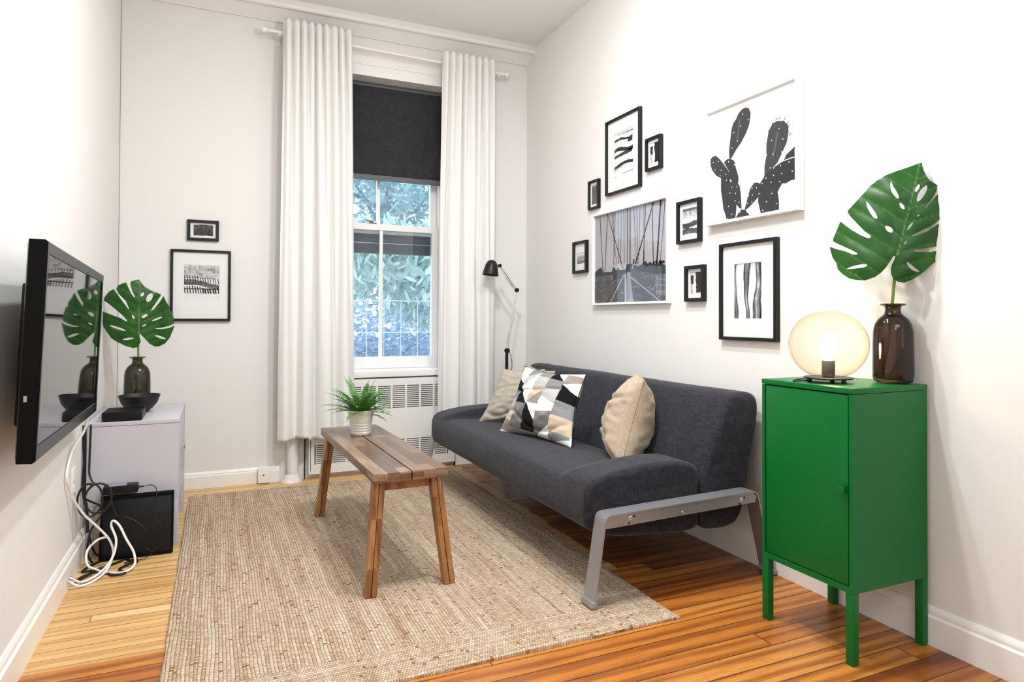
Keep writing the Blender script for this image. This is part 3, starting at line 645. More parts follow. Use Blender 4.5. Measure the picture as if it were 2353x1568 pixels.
# ================================================================== FURNITURE
# ---- rug
RX0, RX1, RY0, RY1 = -.135, 1.435, 1.80, 4.10
def rugfn(u, v):
    x = u*(RX1-RX0); y = v*(RY1-RY0)
    ex = 0; ey = 0
    if u in (0, 1): ex = .006*noise.noise(Vector((u*5, y*6, 1)))
    if v in (0, 1): ey = .006*noise.noise(Vector((x*6, v*5, 2)))
    z = .011+.0012*noise.noise(Vector((x*30, y*30, 0)))+.0012*noise.noise(Vector((x*5, y*5, 5)))
    d = math.hypot(1-u, v*1.4)
    ex += .012*noise.noise(Vector((y*3.1, 3, 7)))*u
    z += .004*max(0, math.sin((x-.9)*9))*max(0, 1-v*9)
    ed = min(x, (RX1-RX0)-x, y, (RY1-RY0)-y)
    if ed < .006: z -= .0035
    return (x+ex, y+ey, z)
bm = MB().grid(196, 288, rugfn).bm
r = bmesh.ops.extrude_edge_only(bm, edges=[e for e in bm.edges if e.is_boundary])
for v in [g for g in r['geom'] if isinstance(g, bmesh.types.BMVert)]: v.co.z = .0005
rug = obj('jute_rug', bm, M_RUG, None, 60); rug.location = (RX0, RY0, 0)
tag(rug, 'braided natural jute rug under the wooden bench', 'rug')

# ---- bench
BCX, BCY, BROT = .6445, 2.904, math.radians(1.62)
bench = thing('wooden_bench', 'acacia bench of two thick planks standing on the jute rug', 'bench', (BCX, BCY, .0125), BROT)
bw, bl, bt = .283, 1.092, .034; zt = .4375
for sx in (-1, 1):
    x0, x1 = (-bw/2, -.003) if sx < 0 else (.003, bw/2)
    obj('plank', MB().box(x0, x1, -bl/2, bl/2, zt-bt, zt, bev=.002), M_ACA, bench)
def leg(x0, y0, x1, y1):
    """tapered splayed leg of two glued staves; (x0,y0) foot, (x1,y1) top"""
    b = MB()
    for (dx0, dx1) in ((-.021, -.001), (.001, .021)):
        bmm = bmesh.new(); vs = []
        for (cx, cy, z, wy) in ((x0, y0, 0, .019), (x1, y1, zt-bt-.0005, .026)):
            vs.append([bmm.verts.new((cx+a, cy+c*wy, z)) for a, c in ((dx0, -1), (dx1, -1), (dx1, 1), (dx0, 1))])
        lo, hi = vs
        bmm.faces.new(lo[::-1]); bmm.faces.new(hi)
        for k in range(4): bmm.faces.new((lo[k], lo[(k+1) % 4], hi[(k+1) % 4], hi[k]))
        bmesh.ops.bevel(bmm, geom=bmm.edges[:], offset=.0015, segments=1, affect='EDGES')
        b._merge(bmm)
    return b
for sx in (-1, 1):
    for sy in (-1, 1):
        obj('leg', leg(sx*.150, sy*.530, sx*.108, sy*.478), M_ACL, bench)
for sy in (-1, 1):
    obj('crossbar', MB().box(-.087, .087, sy*.478-.014, sy*.478+.014, zt-bt-.042, zt-bt-.0005, bev=.0015), M_ACL, bench)

# ---- sofa
sofa = thing('sofa', 'dark slate grey three-seat sofa bed on angular grey metal frames', 'sofa', (1.6, 2.95, 0))
def chaikin(P, n=2):
    for _ in range(n):
        Q = []
        for i in range(len(P)):
            a, c = P[i], P[(i+1) % len(P)]
            Q += [(a[0]*.75+c[0]*.25, a[1]*.75+c[1]*.25), (a[0]*.25+c[0]*.75, a[1]*.25+c[1]*.75)]
        P = Q
    return P
def loft(prof, y0, y1, n, rr, seed=0):
    ys = []
    for k in range(7): ys.append((rr*(1-math.cos(PI/2*k/6)), 1-rr*1.0*(1-math.sin(PI/2*k/6))))
    st = [(y0+d, k) for d, k in ys]+[(y0+rr+(y1-y0-2*rr)*i/n, 1.) for i in range(1, n)]+[(y1-d, k) for d, k in ys[::-1]]
    bm = bmesh.new(); rings = []
    for y, k in st:
        P = chaikin(prof(y), 2); cx = sum(p[0] for p in P)/len(P); cz = sum(p[1] for p in P)/len(P)
        R = []
        for (x, z) in P:
            dx, dz = x-cx, z-cz; dl = math.hypot(dx, dz); s = max(0, dl-(1-k))/dl if dl else 1
            q = Vector((cx+dx*s, y, cz+dz*s))
            q += Vector((dx/dl, 0, dz/dl))*.0025*noise.noise(Vector((q.x*9, y*5, q.z*9+seed)))
            R.append(bm.verts.new(q))
        rings.append(R)
    for a, c in zip(rings, rings[1:]):
        for i in range(len(a)): bm.faces.new((a[i], a[(i+1) % len(a)], c[(i+1) % len(a)], c[i]))
    bm.faces.new(rings[0]); bm.faces.new(rings[-1][::-1])
    return bm
SY0, SY1 = 2.03, 3.885
def armb(y):
    d = min(y-SY0, SY1-y); t = max(0, min(1, (d-.175)/.055)); t = t*t*(3-2*t); return .050*(1-t)
def seatp(y):
    a = armb(y)
    return [(1.25, .240), (1.216, .256), (1.204, .29), (1.202, .35), (1.206, .388+a*.1), (1.222, .408+a*.3), (1.27, .417+a*.5), (1.42, .416+a*.95), (1.56, .408+a*1.25),
            (1.66, .392+a*1.4), (1.706, .380+a*1.2), (1.716, .366+a*.9), (1.716, .33), (1.716, .22), (1.70, .196), (1.60, .192), (1.42, .205), (1.32, .218)]
LP(tag(obj('seat', loft(seatp, SY0, SY1, 90, .026), M_SOFA, sofa, 60)), sofa)
def backp(y):
    return [(1.722, .215), (1.718, .30), (1.728, .40), (1.765, .51), (1.825, .62), (1.866, .686), (1.89, .708), (1.93, .717), (1.975, .714), (2.004, .70), (2.012, .67), (2.012, .64), (2.004, .56),
            (1.975, .42), (1.945, .29), (1.91, .205), (1.86, .185), (1.77, .185), (1.735, .195)]
LP(obj('backrest', loft(backp, 2.025, 3.90, 60, .028, 4), M_SOFA, sofa, 60), sofa)
def flat_frame(y0, y1, yweb, s):
    """inverted U of flat bar (wide along y) plus a bolted web plate"""
    pts = [(1.190, .030), (1.232, .296), (1.236, .312), (1.243, .322), (1.256, .327), (1.900, .3425), (1.918, .341), (1.930, .333), (1.936, .322), (2.014, .014)]
    th = .006; b = bmesh.new(); n = len(pts); o = []
    for i, p in enumerate(pts):
        a = Vector(pts[max(0, i-1)]); c = Vector(pts[min(n-1, i+1)]); t = (c-a).normalized(); nr = Vector((t.y, -t.x))
        o.append((Vector(p), Vector(p)+nr*th))
    R = [[b.verts.new((q.x, y, q.y)) for q, y in ((u, y0), (u, y1), (l, y1), (l, y0))] for u, l in o]
    for a, c in zip(R, R[1:]):
        for k in range(4): b.faces.new((a[k], a[(k+1) % 4], c[(k+1) % 4], c[k]))
    b.faces.new(R[0]); b.faces.new(R[-1])
    m = MB(); m._merge(b)
    w0, w1 = (y0+.004, y0+.008) if s < 0 else (y1-.008, y1-.004)
    b = bmesh.new(); q = [(1.236, .316), (1.262, .3215), (1.905, .337), (1.930, .322), (1.92, .298), (1.235, .280)]
    lo = [b.verts.new((x, w0, z)) for x, z in q]; hi = [b.verts.new((x, w1, z)) for x, z in q]
    b.faces.new(lo); b.faces.new(hi[::-1])
    for k in range(6): b.faces.new((lo[k], lo[(k+1) % 6], hi[(k+1) % 6], hi[k]))
    m._merge(b)
    fr = LP(obj('leg_frame', m, M_STEEL, sofa, 35), sofa)
    for x, z in ((1.190, .026), (2.014, .013)):
        cap = MB().box(-.012, .012, y0-.003, y1+.003, -.012, .012, Matrix.Translation((x, 0, z)) @ Matrix.Rotation(.15, 4, 'Y'), bev=.004)
        LP(obj('foot_cap', cap, M_STEEL, sofa, 60), sofa)
    for x, z in ((1.341, .306), (1.571, .300), (1.849, .316)):
        yy = w0 if s < 0 else w1
        bo = MB(); Mx = Matrix.Translation((x, yy, z)) @ Matrix.Rotation(PI/2*(1 if s < 0 else -1), 4, 'X')
        rr = .009 if x != 1.571 else .006
        bo.lathe([(0, 0), (rr, 0), (rr, .002), (rr*.8, .004), (rr*.55, .004), (rr*.5, .0015), (0, .0015)], 20, Mx)
        LP(obj('bolt', bo, M_CHROME, sofa), sofa)
        if x != 1.571:
            for dx, dz in ((.016, .006), (-.006, -.016)):
                h = MB().lathe([(0, 0), (.004, 0), (.004, .0006), (0, .0006)], 12, Matrix.Translation((x+dx, yy, z+dz)) @ Matrix.Rotation(PI/2*(1 if s < 0 else -1), 4, 'X'))
                LP(obj('slot', h, M_DARK, sofa), sofa)
flat_frame(1.95, 2.02, 0, -1); flat_frame(3.892, 3.962, 0, 1)
LP(obj('zip', MB().tube([(1.90, 2.0245, .205), (1.935, 2.024, .26), (1.95, 2.023, .31)], .002, 6), M_STEEL, sofa), sofa)

# ---- cushions
def cushion(name, label, corners, th, mt, seed, painter=None, wr=.008, n=56, piping=False):
    """corners: bottom-left, bottom-right, top-right, top-left seen from the front; th = full thickness"""
    BLc, BRc, TRc, TLc = [Vector(c) for c in corners]
    nrm = ((BRc-BLc).cross(TLc-BLc)).normalized(); c0 = (BLc+BRc+TRc+TLc)/4
    def surf(side):
        def fn(u, v):
            # pinch sides inwards between corners
            a, c = 2*u-1, 2*v-1
            pu = 1-.075*(1-c*c)*1.0; pv = 1-.085*(1-a*a)
            # keep edges bowed inwards: corner ears
            uu = .5+.5*a*(1-.12*(1-abs(c)**1.5)); vv = .5+.5*c*(1-.12*(1-abs(a)**1.5))
            p = BLc*(1-uu)*(1-vv)+BRc*uu*(1-vv)+TRc*uu*vv+TLc*(1-uu)*vv
            e = (max(0, 1-abs(a)**2.3)*max(0, 1-abs(c)**2.3))**.52
            e *= 1-.12*c
            r = noise.noise(Vector((a*2.2+seed, c*2.2, side)))*.35+noise.noise(Vector((a*3+seed, c*6, side+3)))*.45
            ed = min(1, (1-max(abs(a), abs(c)))*6)
            w = wr*r*min(1, ed)*2
            w += -.010*math.exp(-((c+.62+.25*math.sin(a*3+seed))/.07)**2)*ed-.008*math.exp(-((c-.35-.2*a)/.06)**2)*ed*(1 if side > 0 else .3)
            return p+nrm*side*(e*th/2+w)
        return fn
    bm = bmesh.new()
    m = MB(); m.grid(n, n, surf(1)); m.grid(n, n, surf(-1), flip=True)
    bm = m.bm
    bmesh.ops.remove_doubles(bm, verts=bm.verts[:], dist=.0012)
    for v in bm.verts: v.co -= c0
    base = Vector((c0.x, c0.y, min(v.z for v in (BLc, BRc))))
    if painter:
        cl = bm.loops.layers.float_color.new('Col')
        # recover u,v by projection on the cushion plane
        ex = (BRc-BLc+TRc-TLc)/2; ey = (TLc-BLc+TRc-BRc)/2
        for f in bm.faces:
            d = f.calc_center_median()
            u = .5+d.dot(ex)/ex.length_squared; v = .5+d.dot(ey-ex*(ey.dot(ex)/ex.length_squared))/ey.length_squared
            col = painter(u, v) if f.normal.dot(nrm) > -.15 or True else None
            if d.dot(nrm) < -.004 and piping: col = H('#17171b')
            for lp in f.loops: lp[cl] = col
    o = obj(name, bm, mt, None, 180)
    o.location = c0
    tag(o, label, 'cushion', 'cushions on the sofa')
    # seam cord round the edge
    f1 = surf(1); f2 = surf(-1); P = []
    K = 40
    for k in range(K): P.append((k/K, 0))
    for k in range(K): P.append((1, k/K))
    for k in range(K): P.append((1-k/K, 1))
    for k in range(K): P.append((0, 1-k/K))
    pts = [(f1(u, v)+f2(u, v))/2-c0 for u, v in P]
    obj('seam', MB().tube(pts, .0022, 6, closed=True), mt if not painter else mat('dark_piping', '#17171b', .9), o, 180)
    return o
GEO = dict(W='#f1efec', K='#0f1013', G='#8c8c8c', D='#6f6e6d', L='#b4bcc4', B='#d2bca4', T='#9a8f86', P='#bcbdb9')
GEO = {k: H(v) for k, v in GEO.items()}
BANDS = [(.20, [(.05, .02, 'W'), (.20, .18, 'T'), (.38, .36, 'B'), (.50, .50, 'L'), (.66, .60, 'G'), (.84, .72, 'K'), (2, 2, 'W')]),
         (.38, [(.10, .09, 'T'), (.24, .44, 'D'), (.44, .44, 'G'), (.66, .44, 'K'), (.66, .92, 'W'), (.84, .92, 'P'), (2, 2, 'G')]),
         (.56, [(.10, .09, 'T'), (.46, .24, 'K'), (.46, .46, 'W'), (.46, .68, 'T'), (.70, .69, 'B'), (.86, .84, 'P'), (2, 2, 'G')]),
         (.76, [(.04, .22, 'W'), (.24, .40, 'D'), (.36, .40, 'G'), (.58, .50, 'W'), (.70, .70, 'P'), (.84, .82, 'G'), (.99, .82, 'K'), (2, 2, 'W')]),
         (1.01, [(.03, .10, 'W'), (.16, .14, 'G'), (.36, .34, 'B'), (.56, .52, 'G'), (.78, .62, 'K'), (.78, .86, 'W'), (.93, .92, 'T'), (2, 2, 'W')])]
def geo_paint(u, v):
    """printed blocks: five bands cut by slanted lines"""
    x0 = 0
    for x1, cells in BANDS:
        if u < x1:
            f = max(0, (u-x0)/(x1-x0))
            for l, r, c in cells:
                if v < l+(r-l)*f: return GEO[c]
        x0 = x1
    return GEO['W']
M_GEO = m_print('geometric_print_cotton', .9)
cushion('cushion', 'black, white, grey and beige geometric patterned cushion in the middle of the sofa', [(1.372, 3.215, .402), (1.505, 2.665, .408), (1.628, 2.745, .742), (1.545, 3.255, .748)], .13, M_GEO, 1, geo_paint, .005, 160, True)
cushion('cushion', 'plain beige cushion standing on edge at the near arm of the sofa', [(1.735, 2.66, .378), (1.545, 2.33, .374), (1.655, 2.315, .752), (1.845, 2.615, .750)], .225, M_BEIGE, 5, None, .011)
cushion('cushion', 'greige linen cushion leaning on the far arm, left of the patterned cushion', [(1.385, 3.545, .405), (1.66, 3.36, .402), (1.74, 3.40, .715), (1.545, 3.575, .712)], .13, M_GREIGE, 9, None, .009)
cushion('cushion', 'beige cushion mostly hidden behind the geometric patterned cushion', [(1.67, 3.80, .40), (1.68, 3.44, .40), (1.815, 3.415, .700), (1.80, 3.79, .722)], .10, M_BEIGE, 13, None, .008)

# ---- metal cabinets
def cabinet(name, label, cat, W, Dp, Hb, leg, mt, M, doors, hs):
    """front faces local -y; origin on the floor under the front-left corner; W along x, Dp along +y"""
    t = thing(name, label, cat, M=M, group='metal cabinets on legs')
    z0, z1 = leg, leg+Hb; th = .012
    b = MB()
    b.box(0, th, 0, Dp, z0, z1-.018); b.box(W-th, W, 0, Dp, z0, z1-.018); b.box(th, W-th, 0, Dp, z0, z0+.018)
    b.box(th, W-th, Dp-.004, Dp, z0+.018, z1-.018)
    obj('body', b, mt, t)
    obj('top', MB().box(-.001, W+.001, -.001, Dp+.001, z1-.0165, z1, bev=.0015), mt, t)
    n = doors; dw = (W-2*th-.004)/n
    for k in range(n):
        x0 = th+.002+k*dw
        d = obj('door', MB().box(x0+.0022, x0+dw-.0022, .0015, .016, z0+.0212, z1-.0205, bev=.001), mt, t)
        hx = x0+dw-.028 if hs[k] > 0 else x0+.004
        hz = z0+Hb*.5
        h = MB().box(hx, hx+.024, -.016, -.013, hz-.012, hz+.012, bev=.001).box(hx+(.021 if hs[k] > 0 else 0), hx+(.024 if hs[k] > 0 else .003), -.0145, .0014, hz-.012, hz+.012)
        obj('handle', h, mt, d)
    for x in (0, W-.025):
        for y in (0, Dp-.025):
            l = obj('leg', MB().box(x, x+.025, y, y+.025, .004, z0-.0005, bev=.001), mt, t)
            obj('foot', MB().box(x+.001, x+.024, y+.001, y+.024, 0, .0038), mt, l)
    return t
# green: front faces -x ; local x -> -y world? front-left corner is the far one
cx0, cy0 = 1.6955, 1.345
def fr(ex, ey, o): return Matrix(((ex[0], ey[0], 0, o[0]), (ex[1], ey[1], 0, o[1]), (0, 0, 1, 0), (0, 0, 0, 1)))
cabinet('metal_cabinet', 'glossy green metal cabinet with one door on four tall legs against the right wall', 'cabinet', .348, .3335, .60, .21, M_GREEN, fr((0, -1), (1, 0), (cx0, cy0+.348, 0)), 1, [1])
cabinet('metal_cabinet', 'low pale grey metal cabinet on legs beside the wall-mounted television', 'cabinet', .60, .348, .35, .21, M_LILAC, fr((0, 1), (-1, 0), (-.148, 3.272, 0)), 2, [1, -1])

# ---- monstera leaves
def inpoly(p, P):
    c = False; j = len(P)-1
    for i in range(len(P)):
        if (P[i][1] > p[1]) != (P[j][1] > p[1]) and p[0] < (P[j][0]-P[i][0])*(p[1]-P[i][1])/(P[j][1]-P[i][1])+P[i][0]: c = not c
        j = i
    return c
def monstera(outl, holes, scale, tipdir, M, parent, seed=0, depth=1.):
    P = [(x*scale, y*scale) for x, y in outl]; Hs = [[(x*scale, y*scale) for x, y in h] for h in holes]
    def dens(Q, s):
        R = []
        for i in range(len(Q)):
            a, c = Vector(Q[i]), Vector(Q[(i+1) % len(Q)]); n = max(1, int((c-a).length/s))
            R += [tuple(a.lerp(c, k/n)) for k in range(n)]
        return R
    step = .0045
    P2 = dens(P, step); H2 = [dens([tuple(v) for v in catmull([(*q, 0) for q in h], 3, True)] and [(v.x, v.y) for v in catmull([(*q, 0) for q in h], 3, True)], step*.7) for h in Hs]
    V = []; E = []
    for loop in [P2]+H2:
        s = len(V); V += [Vector(q) for q in loop]; E += [(s+i, s+(i+1) % len(loop)) for i in range(len(loop))]
    xs = [p[0] for p in P]; ys = [p[1] for p in P]
    x = min(xs)
    while x < max(xs):
        y = min(ys)
        while y < max(ys):
            q = (x+random.uniform(-.001, .001), y+random.uniform(-.001, .001))
            if inpoly(q, P2) and not any(inpoly(q, h) for h in H2): V.append(Vector(q))
            y += step
        x += step
    r = delaunay_2d_cdt(V, E, [], 0, 1e-6)
    vs, fs = r[0], r[2]
    td = Vector(tipdir).normalized(); sd = Vector((td.y, -td.x))
    Lf = max(Vector(p).dot(td) for p in P)
    def vein(p):
        a = p.dot(td); s = p.dot(sd)+.012*math.sin(max(0, a)/Lf*PI)*0
        d = abs(s)
        # side veins arch forwards
        k = (a-d*.55)/(Lf/6.2); f = k-math.floor(k); f = min(f, 1-f)*2
        return d, a, s, f
    def height(p):
        d, a, s, f = vein(p)
        W = .5*Lf
        z = .10*d - .55*d*d/W + .0022*math.sin(f*PI*.5)*min(1, d/.03) - .25*max(0, a-.55*Lf)**2/Lf
        z += .006*noise.noise(Vector((p.x*14, p.y*14, seed)))
        if a < 0: z -= .2*a*a/Lf*2
        return z*depth
    bm = bmesh.new(); cl = bm.loops.layers.float_color.new('Col')
    bv = [bm.verts.new((v.x, v.y, height(v))) for v in vs]
    g0, g1, g2 = H('#0a3d12'), H('#2c6516'), H('#6f9c42')
    for f in fs:
        c = sum((vs[i] for i in f), Vector((0, 0)))/3
        if not inpoly(c, P2) or any(inpoly(c, h) for h in H2): continue
        try: ff = bm.faces.new([bv[i] for i in f])
        except ValueError: continue
        ff.smooth = True
        for i, lp in zip(f, ff.loops):
            d, a, s, fv = vein(vs[i])
            k = .5+.5*noise.noise(Vector((vs[i].x*16, vs[i].y*16, 3+seed)))
            col = [g0[j]*(1-k)+g1[j]*k for j in range(3)]
            ve = max(0, 1-d/.0022) if a > -.01 else 0; ve = max(ve, max(0, 1-fv/.09)*.5*min(1, d/.01))
            lp[cl] = tuple(col[j]*(1-ve)+g2[j]*ve for j in range(3))+(1,)
    bmesh.ops.delete(bm, geom=[v for v in bm.verts if not v.link_faces], context='VERTS')
    for f in bm.faces:
        if f.normal.z < 0: f.normal_flip()
    bmesh.ops.transform(bm, matrix=M, verts=bm.verts[:])
    o = obj('leaf_blade', bm, M_LEAF, parent, 180, recalc=False)
    return o
def vase(label, x, y, z, mt, R=.059, Hh=.252):
    k = Hh/.252; o = []
    P = [(0, .004), (.030, .004), (.048, .002), (.055, .006), (.0585, .018), (.059, .04), (.0585, .12), (.057, .165), (.053, .186), (.044, .203), (.032, .214), (.0245, .221), (.0225, .230), (.0225, .239), (.026, .245), (.034, .247), (.0375, .250), (.036, .2525), (.028, .2535), (.021, .250), (.0205, .238)]
    Q = [(.0205, .221), (.030, .211), (.042, .1995), (.050, .184), (.054, .165), (.0555, .12), (.056, .04), (.055, .020), (.045, .012), (0, .012)]
    b = MB().lathe([(r, h*k) for r, h in P+Q], 48, cap=False)
    v = obj('vase', b, mt, None, 60); v.location = (x, y, z)
    return tag(v, label, 'vase', 'smoked glass bottle vases')
def stem(pts, r, parent=None):
    return MB().tube(catmull(pts, 6), r, 10)

VX, VY, VZ = 1.972, 1.416, .8105
vase('smoky brown glass bottle vase on top of the green cabinet', VX, VY, VZ, M_SMOKE)
# camera-facing basis is only used to choose how the leaf turns towards the room
def basis(fwd, up=(0, 0, 1)):
    f = Vector(fwd).normalized(); r = Vector(up).cross(f).normalized(); u = f.cross(r)
    return r, u, f
def leafM(o, fwd): 
    r, u, f = basis(fwd)
    return Matrix(((r.x, u.x, f.x, o[0]), (r.y, u.y, f.y, o[1]), (r.z, u.z, f.z, o[2]), (0, 0, 0, 1)))
ml = thing('monstera_stem', 'large glossy split monstera leaf standing in the brown vase on the green cabinet', 'leaf', group='monstera leaves in vases', loc=(VX, VY, VZ+.016))
JX, JY, JZ = 1.953, 1.385, 1.223
s1 = [(VX-.022, VY+.02, VZ+.02), (VX-.012, VY+.010, VZ+.12), (VX-.004, VY, VZ+.25), (VX-.004, VY-.008, VZ+.33), (JX+.006, JY+.012, JZ-.03), (JX, JY, JZ)]
LP(obj('stem', stem(s1, .0048), M_STEM, ml), ml)
o = monstera(D['big'], D['bigh'], 2.10/1509.4, (47, 205), leafM((JX, JY, JZ), (-.74, -.67, .06)), ml, 1); LP(o, ml)
LP(obj('cut_stem', stem([(VX+.0, VY+.01, VZ+.02), (VX+.03, VY-.015, VZ+.11)], .005), M_STEM, ml), ml)
SX, SY, SZ = -.356, 3.735, .5605
vase('dark smoked glass bottle vase behind the black bowl on the pale grey cabinet', SX, SY, SZ, M_SMOKE2)
ms = thing('monstera_stem', 'smaller dark green monstera leaf in the dark vase beside the television', 'leaf', group='monstera leaves in vases', loc=(SX, SY, SZ+.016))
J2 = (-.349, 3.70, .938)
s2 = [(SX-.02, SY+.0, SZ+.02), (SX+.0, SY, SZ+.12), (SX+.003, SY, SZ+.25), (SX+.004, SY-.015, SZ+.31), J2]
LP(obj('stem', stem(s2, .0045), M_STEM, ms), ms)
o = monstera(D['sm'], D['smh'], 3.23/1509.4, (2, 121), leafM(J2, (.12, -.99, .03)), ms, 7); LP(o, ms)
LP(obj('cut_stem', stem([(SX-.01, SY-.01, SZ+.02), (SX-.028, SY-.02, SZ+.13)], .005), M_STEM, ms), ms)

# ---- globe lamp
GX, GY, GZ = 1.80, 1.515, .8105
gl = thing('globe_table_lamp', 'round amber glass globe lamp glowing on the green cabinet', 'lamp', (GX, GY, GZ))
prof = []
for k in range(41):
    a = -PI/2+.36+(PI-.36)*k/40
    r = .1185*math.cos(a)**.9 if math.cos(a) > 0 else 0; z = .121+.108*math.sin(a)
    prof.append((max(0, r), z))
g = obj('glass_shade', MB().lathe(prof, 64, cap=False), M_AMBER, gl, 180)
b = MB().lathe([(0, .0115), (.070, .0115), (.074, .013), (.074, .016), (.068, .0175), (0, .0175)], 48)
obj('base_plate', b, M_BLKMET, gl)
for a in (.5, 2.6, 4.7): obj('foot', MB().lathe([(0, 0), (.007, 0), (.008, .004), (.006, .0115), (0, .0115)], 16, Matrix.Translation((.058*math.cos(a), .058*math.sin(a), 0))), M_BLKMET, gl)
b = MB().lathe([(0, .0176), (.016, .018), (.0195, .024), (.0195, .066), (.0175, .070), (.0, .070)], 32)
obj('socket', b, mat('warm_grey_socket', '#5d564e', .45), gl)
b = MB().lathe([(.0, .0705), (.010, .072), (.0135, .08), (.020, .095), (.0235, .108), (.020, .124), (.011, .1315), (0, .133)], 32)
bulb = obj('bulb', b, M_BULB, gl, 180)
b = MB().tube(catmull([(.03, .05, .012), (-.01, .085, .004), (-.06, .08, .003), (-.095, .05, .003), (-.07, .035, .004), (-.04, .03, .008)], 8), .0024, 8)
obj('cord', b, M_BCAB, gl)

# ================================================================== PICTURES
def g(v, t=0.0):
    return (max(0, v-t*.2), v, min(1, v+t), 1)
def gray(s):
    a = lin(s); a *= .42+.5*s; return (a, a*.99, a*1.02, 1)
class Art:
    """flat print: list of (points in 0..1 square, colour, layer)"""
    def __init__(s, rnd): s.p = []; s.r = random.Random(rnd)
    def add(s, pts, col, layer): s.p.append((pts, col, layer))
    def line(s, a, b, w, col, layer):
        a, b = Vector(a), Vector(b); d = (b-a); n = Vector((-d.y, d.x)).normalized()*w/2
        s.add([a-n, a+n, b+n, b-n], col, layer)
    def band(s, x0, x1, f, th, tone, layer, vert=False, n=46, rag=.01, cut=.0):
        """ink wash stroke; f(t) centre, th(t) thickness, tone(t,k) grey"""
        seed = s.r.random()*50; m = 5
        for i in range(n):
            for k in range(m):
                q = []
                for tt, kk in ((i, k), (i+1, k), (i+1, k+1), (i, k+1)):
                    t = tt/n; x = x0+(x1-x0)*t; c = f(t); w = th(t)*(1+.25*noise.noise(Vector((t*9, seed, kk > 2))))
                    y = c+w*(kk/m-.5)+rag*noise.noise(Vector((t*30, seed, kk)))*(1 if kk in (0, m) else .2)
                    q.append((y, x) if vert else (x, y))
                v = tone((i+.5)/n, (k+.5)/m)+.12*noise.noise(Vector((i/n*7, k*.6, seed)))
                s.add(q, gray(max(.06, min(1.1, v if v < .7 else v*1.12))), layer)
    def mesh(s, W, Hh, paper=(.86, .86, .865, 1)):
        bm = bmesh.new(); cl = bm.loops.layers.float_color.new('Col')
        def face(pts, col, z):
            vs = [bm.verts.new(((min(1, max(0, p[0]))-.5)*W, (min(1, max(0, p[1]))-.5)*Hh, z)) for p in pts]
            try: f = bm.faces.new(vs)
            except ValueError: return
            for lp in f.loops: lp[cl] = col
            f.normal_update()
            if f.normal.z < 0: f.normal_flip()
        face([(0, 0), (1, 0), (1, 1), (0, 1)], paper, 0)
        for pts, col, ly in s.p: face(pts, col, .00012*ly)
        bmesh.ops.triangulate(bm, faces=[f for f in bm.faces if len(f.verts) > 4])
        return bm
def wallM(wall, a, z, off=0):
    if wall == 'R': return Matrix(((0, 0, -1, XW-.0008), (-1, 0, 0, a), (0, 1, 0, z), (0, 0, 0, 1)))
    return Matrix(((1, 0, 0, a), (0, 0, -1, YW-.0008), (0, 1, 0, z), (0, 0, 0, 1)))
def picture(label, wall, a0, a1, z0, z1, dep, bord, mt, matw, art, bevel=.0015, paper=None, cat='picture', name='framed_picture', group=None):
    """a0..a1 extent along the wall (left to right as seen), outer frame size; matw = (left,bottom,right,top) white mount"""
    W = abs(a1-a0); Hh = z1-z0; ca = (a0+a1)/2; cz = (z0+z1)/2
    t = thing(name, label, cat, M=wallM(wall, ca, cz), group='framed pictures on the right wall' if wall == 'R' else 'framed pictures on the window wall')
    b = bmesh.new()
    def ring(x, y, z): return [b.verts.new(p) for p in ((-x, -y, z), (x, -y, z), (x, y, z), (-x, y, z))]
    x, y = W/2, Hh/2
    R = [ring(x, y, 0), ring(x, y, dep-.001), ring(x-.001, y-.001, dep), ring(x-bord+.001, y-bord+.001, dep), ring(x-bord, y-bord, dep-.002), ring(x-bord, y-bord, .004), ring(x-bord, y-bord, 0)]
    for p, q in zip(R, R[1:]+R[:1]):
        for k in range(4): b.faces.new((p[k], p[(k+1) % 4], q[(k+1) % 4], q[k]))
    obj('frame', b, mt, t, 30)
    iw, ih = W-2*bord, Hh-2*bord
    gz = dep-.009 if dep > .012 else dep-.004
    l, bo, r, tp = matw
    M_MOUNT = mat('white_mount_card', '#f4f3f1', .8, var=.01)
    if max(matw) > .002:
        b = bmesh.new()
        o1 = [b.verts.new((sx*iw/2, sy*ih/2, gz-.004)) for sx, sy in ((-1, -1), (1, -1), (1, 1), (-1, 1))]
        i1 = [b.verts.new((px, py, gz-.004)) for px, py in ((-iw/2+l, -ih/2+bo), (iw/2-r, -ih/2+bo), (iw/2-r, ih/2-tp), (-iw/2+l, ih/2-tp))]
        i2 = [b.verts.new((v.co.x*1.0+(.0012 if v.co.x < 0 else -.0012), v.co.y+(.0012 if v.co.y < 0 else -.0012), gz-.0055)) for v in i1]
        for p, q in ((o1, i1), (i1, i2)):
            for k in range(4): b.faces.new((p[k], p[(k+1) % 4], q[(k+1) % 4], q[k]))
        obj('mount', b, M_MOUNT, t, 0)
    pw, ph = iw-l-r, ih-bo-tp
    bm = art.mesh(pw, ph, paper or (.86, .86, .865, 1))
    pc = Vector(((l-r)/2, (bo-tp)/2, gz-.0056-.0014))
    bmesh.ops.translate(bm, vec=pc, verts=bm.verts[:])
    obj('print', bm, M_PRINT, t, 0, recalc=False)
    obj('glass', MB().box(-iw/2, iw/2, -ih/2, ih/2, gz, gz+.0012), M_PICG, t, 0)
    obj('backing', MB().box(-iw/2, iw/2, -ih/2, ih/2, .0006, gz-.009 if gz > .012 else .0012), M_BLKPL, t, 0)
    return t
sin = math.sin
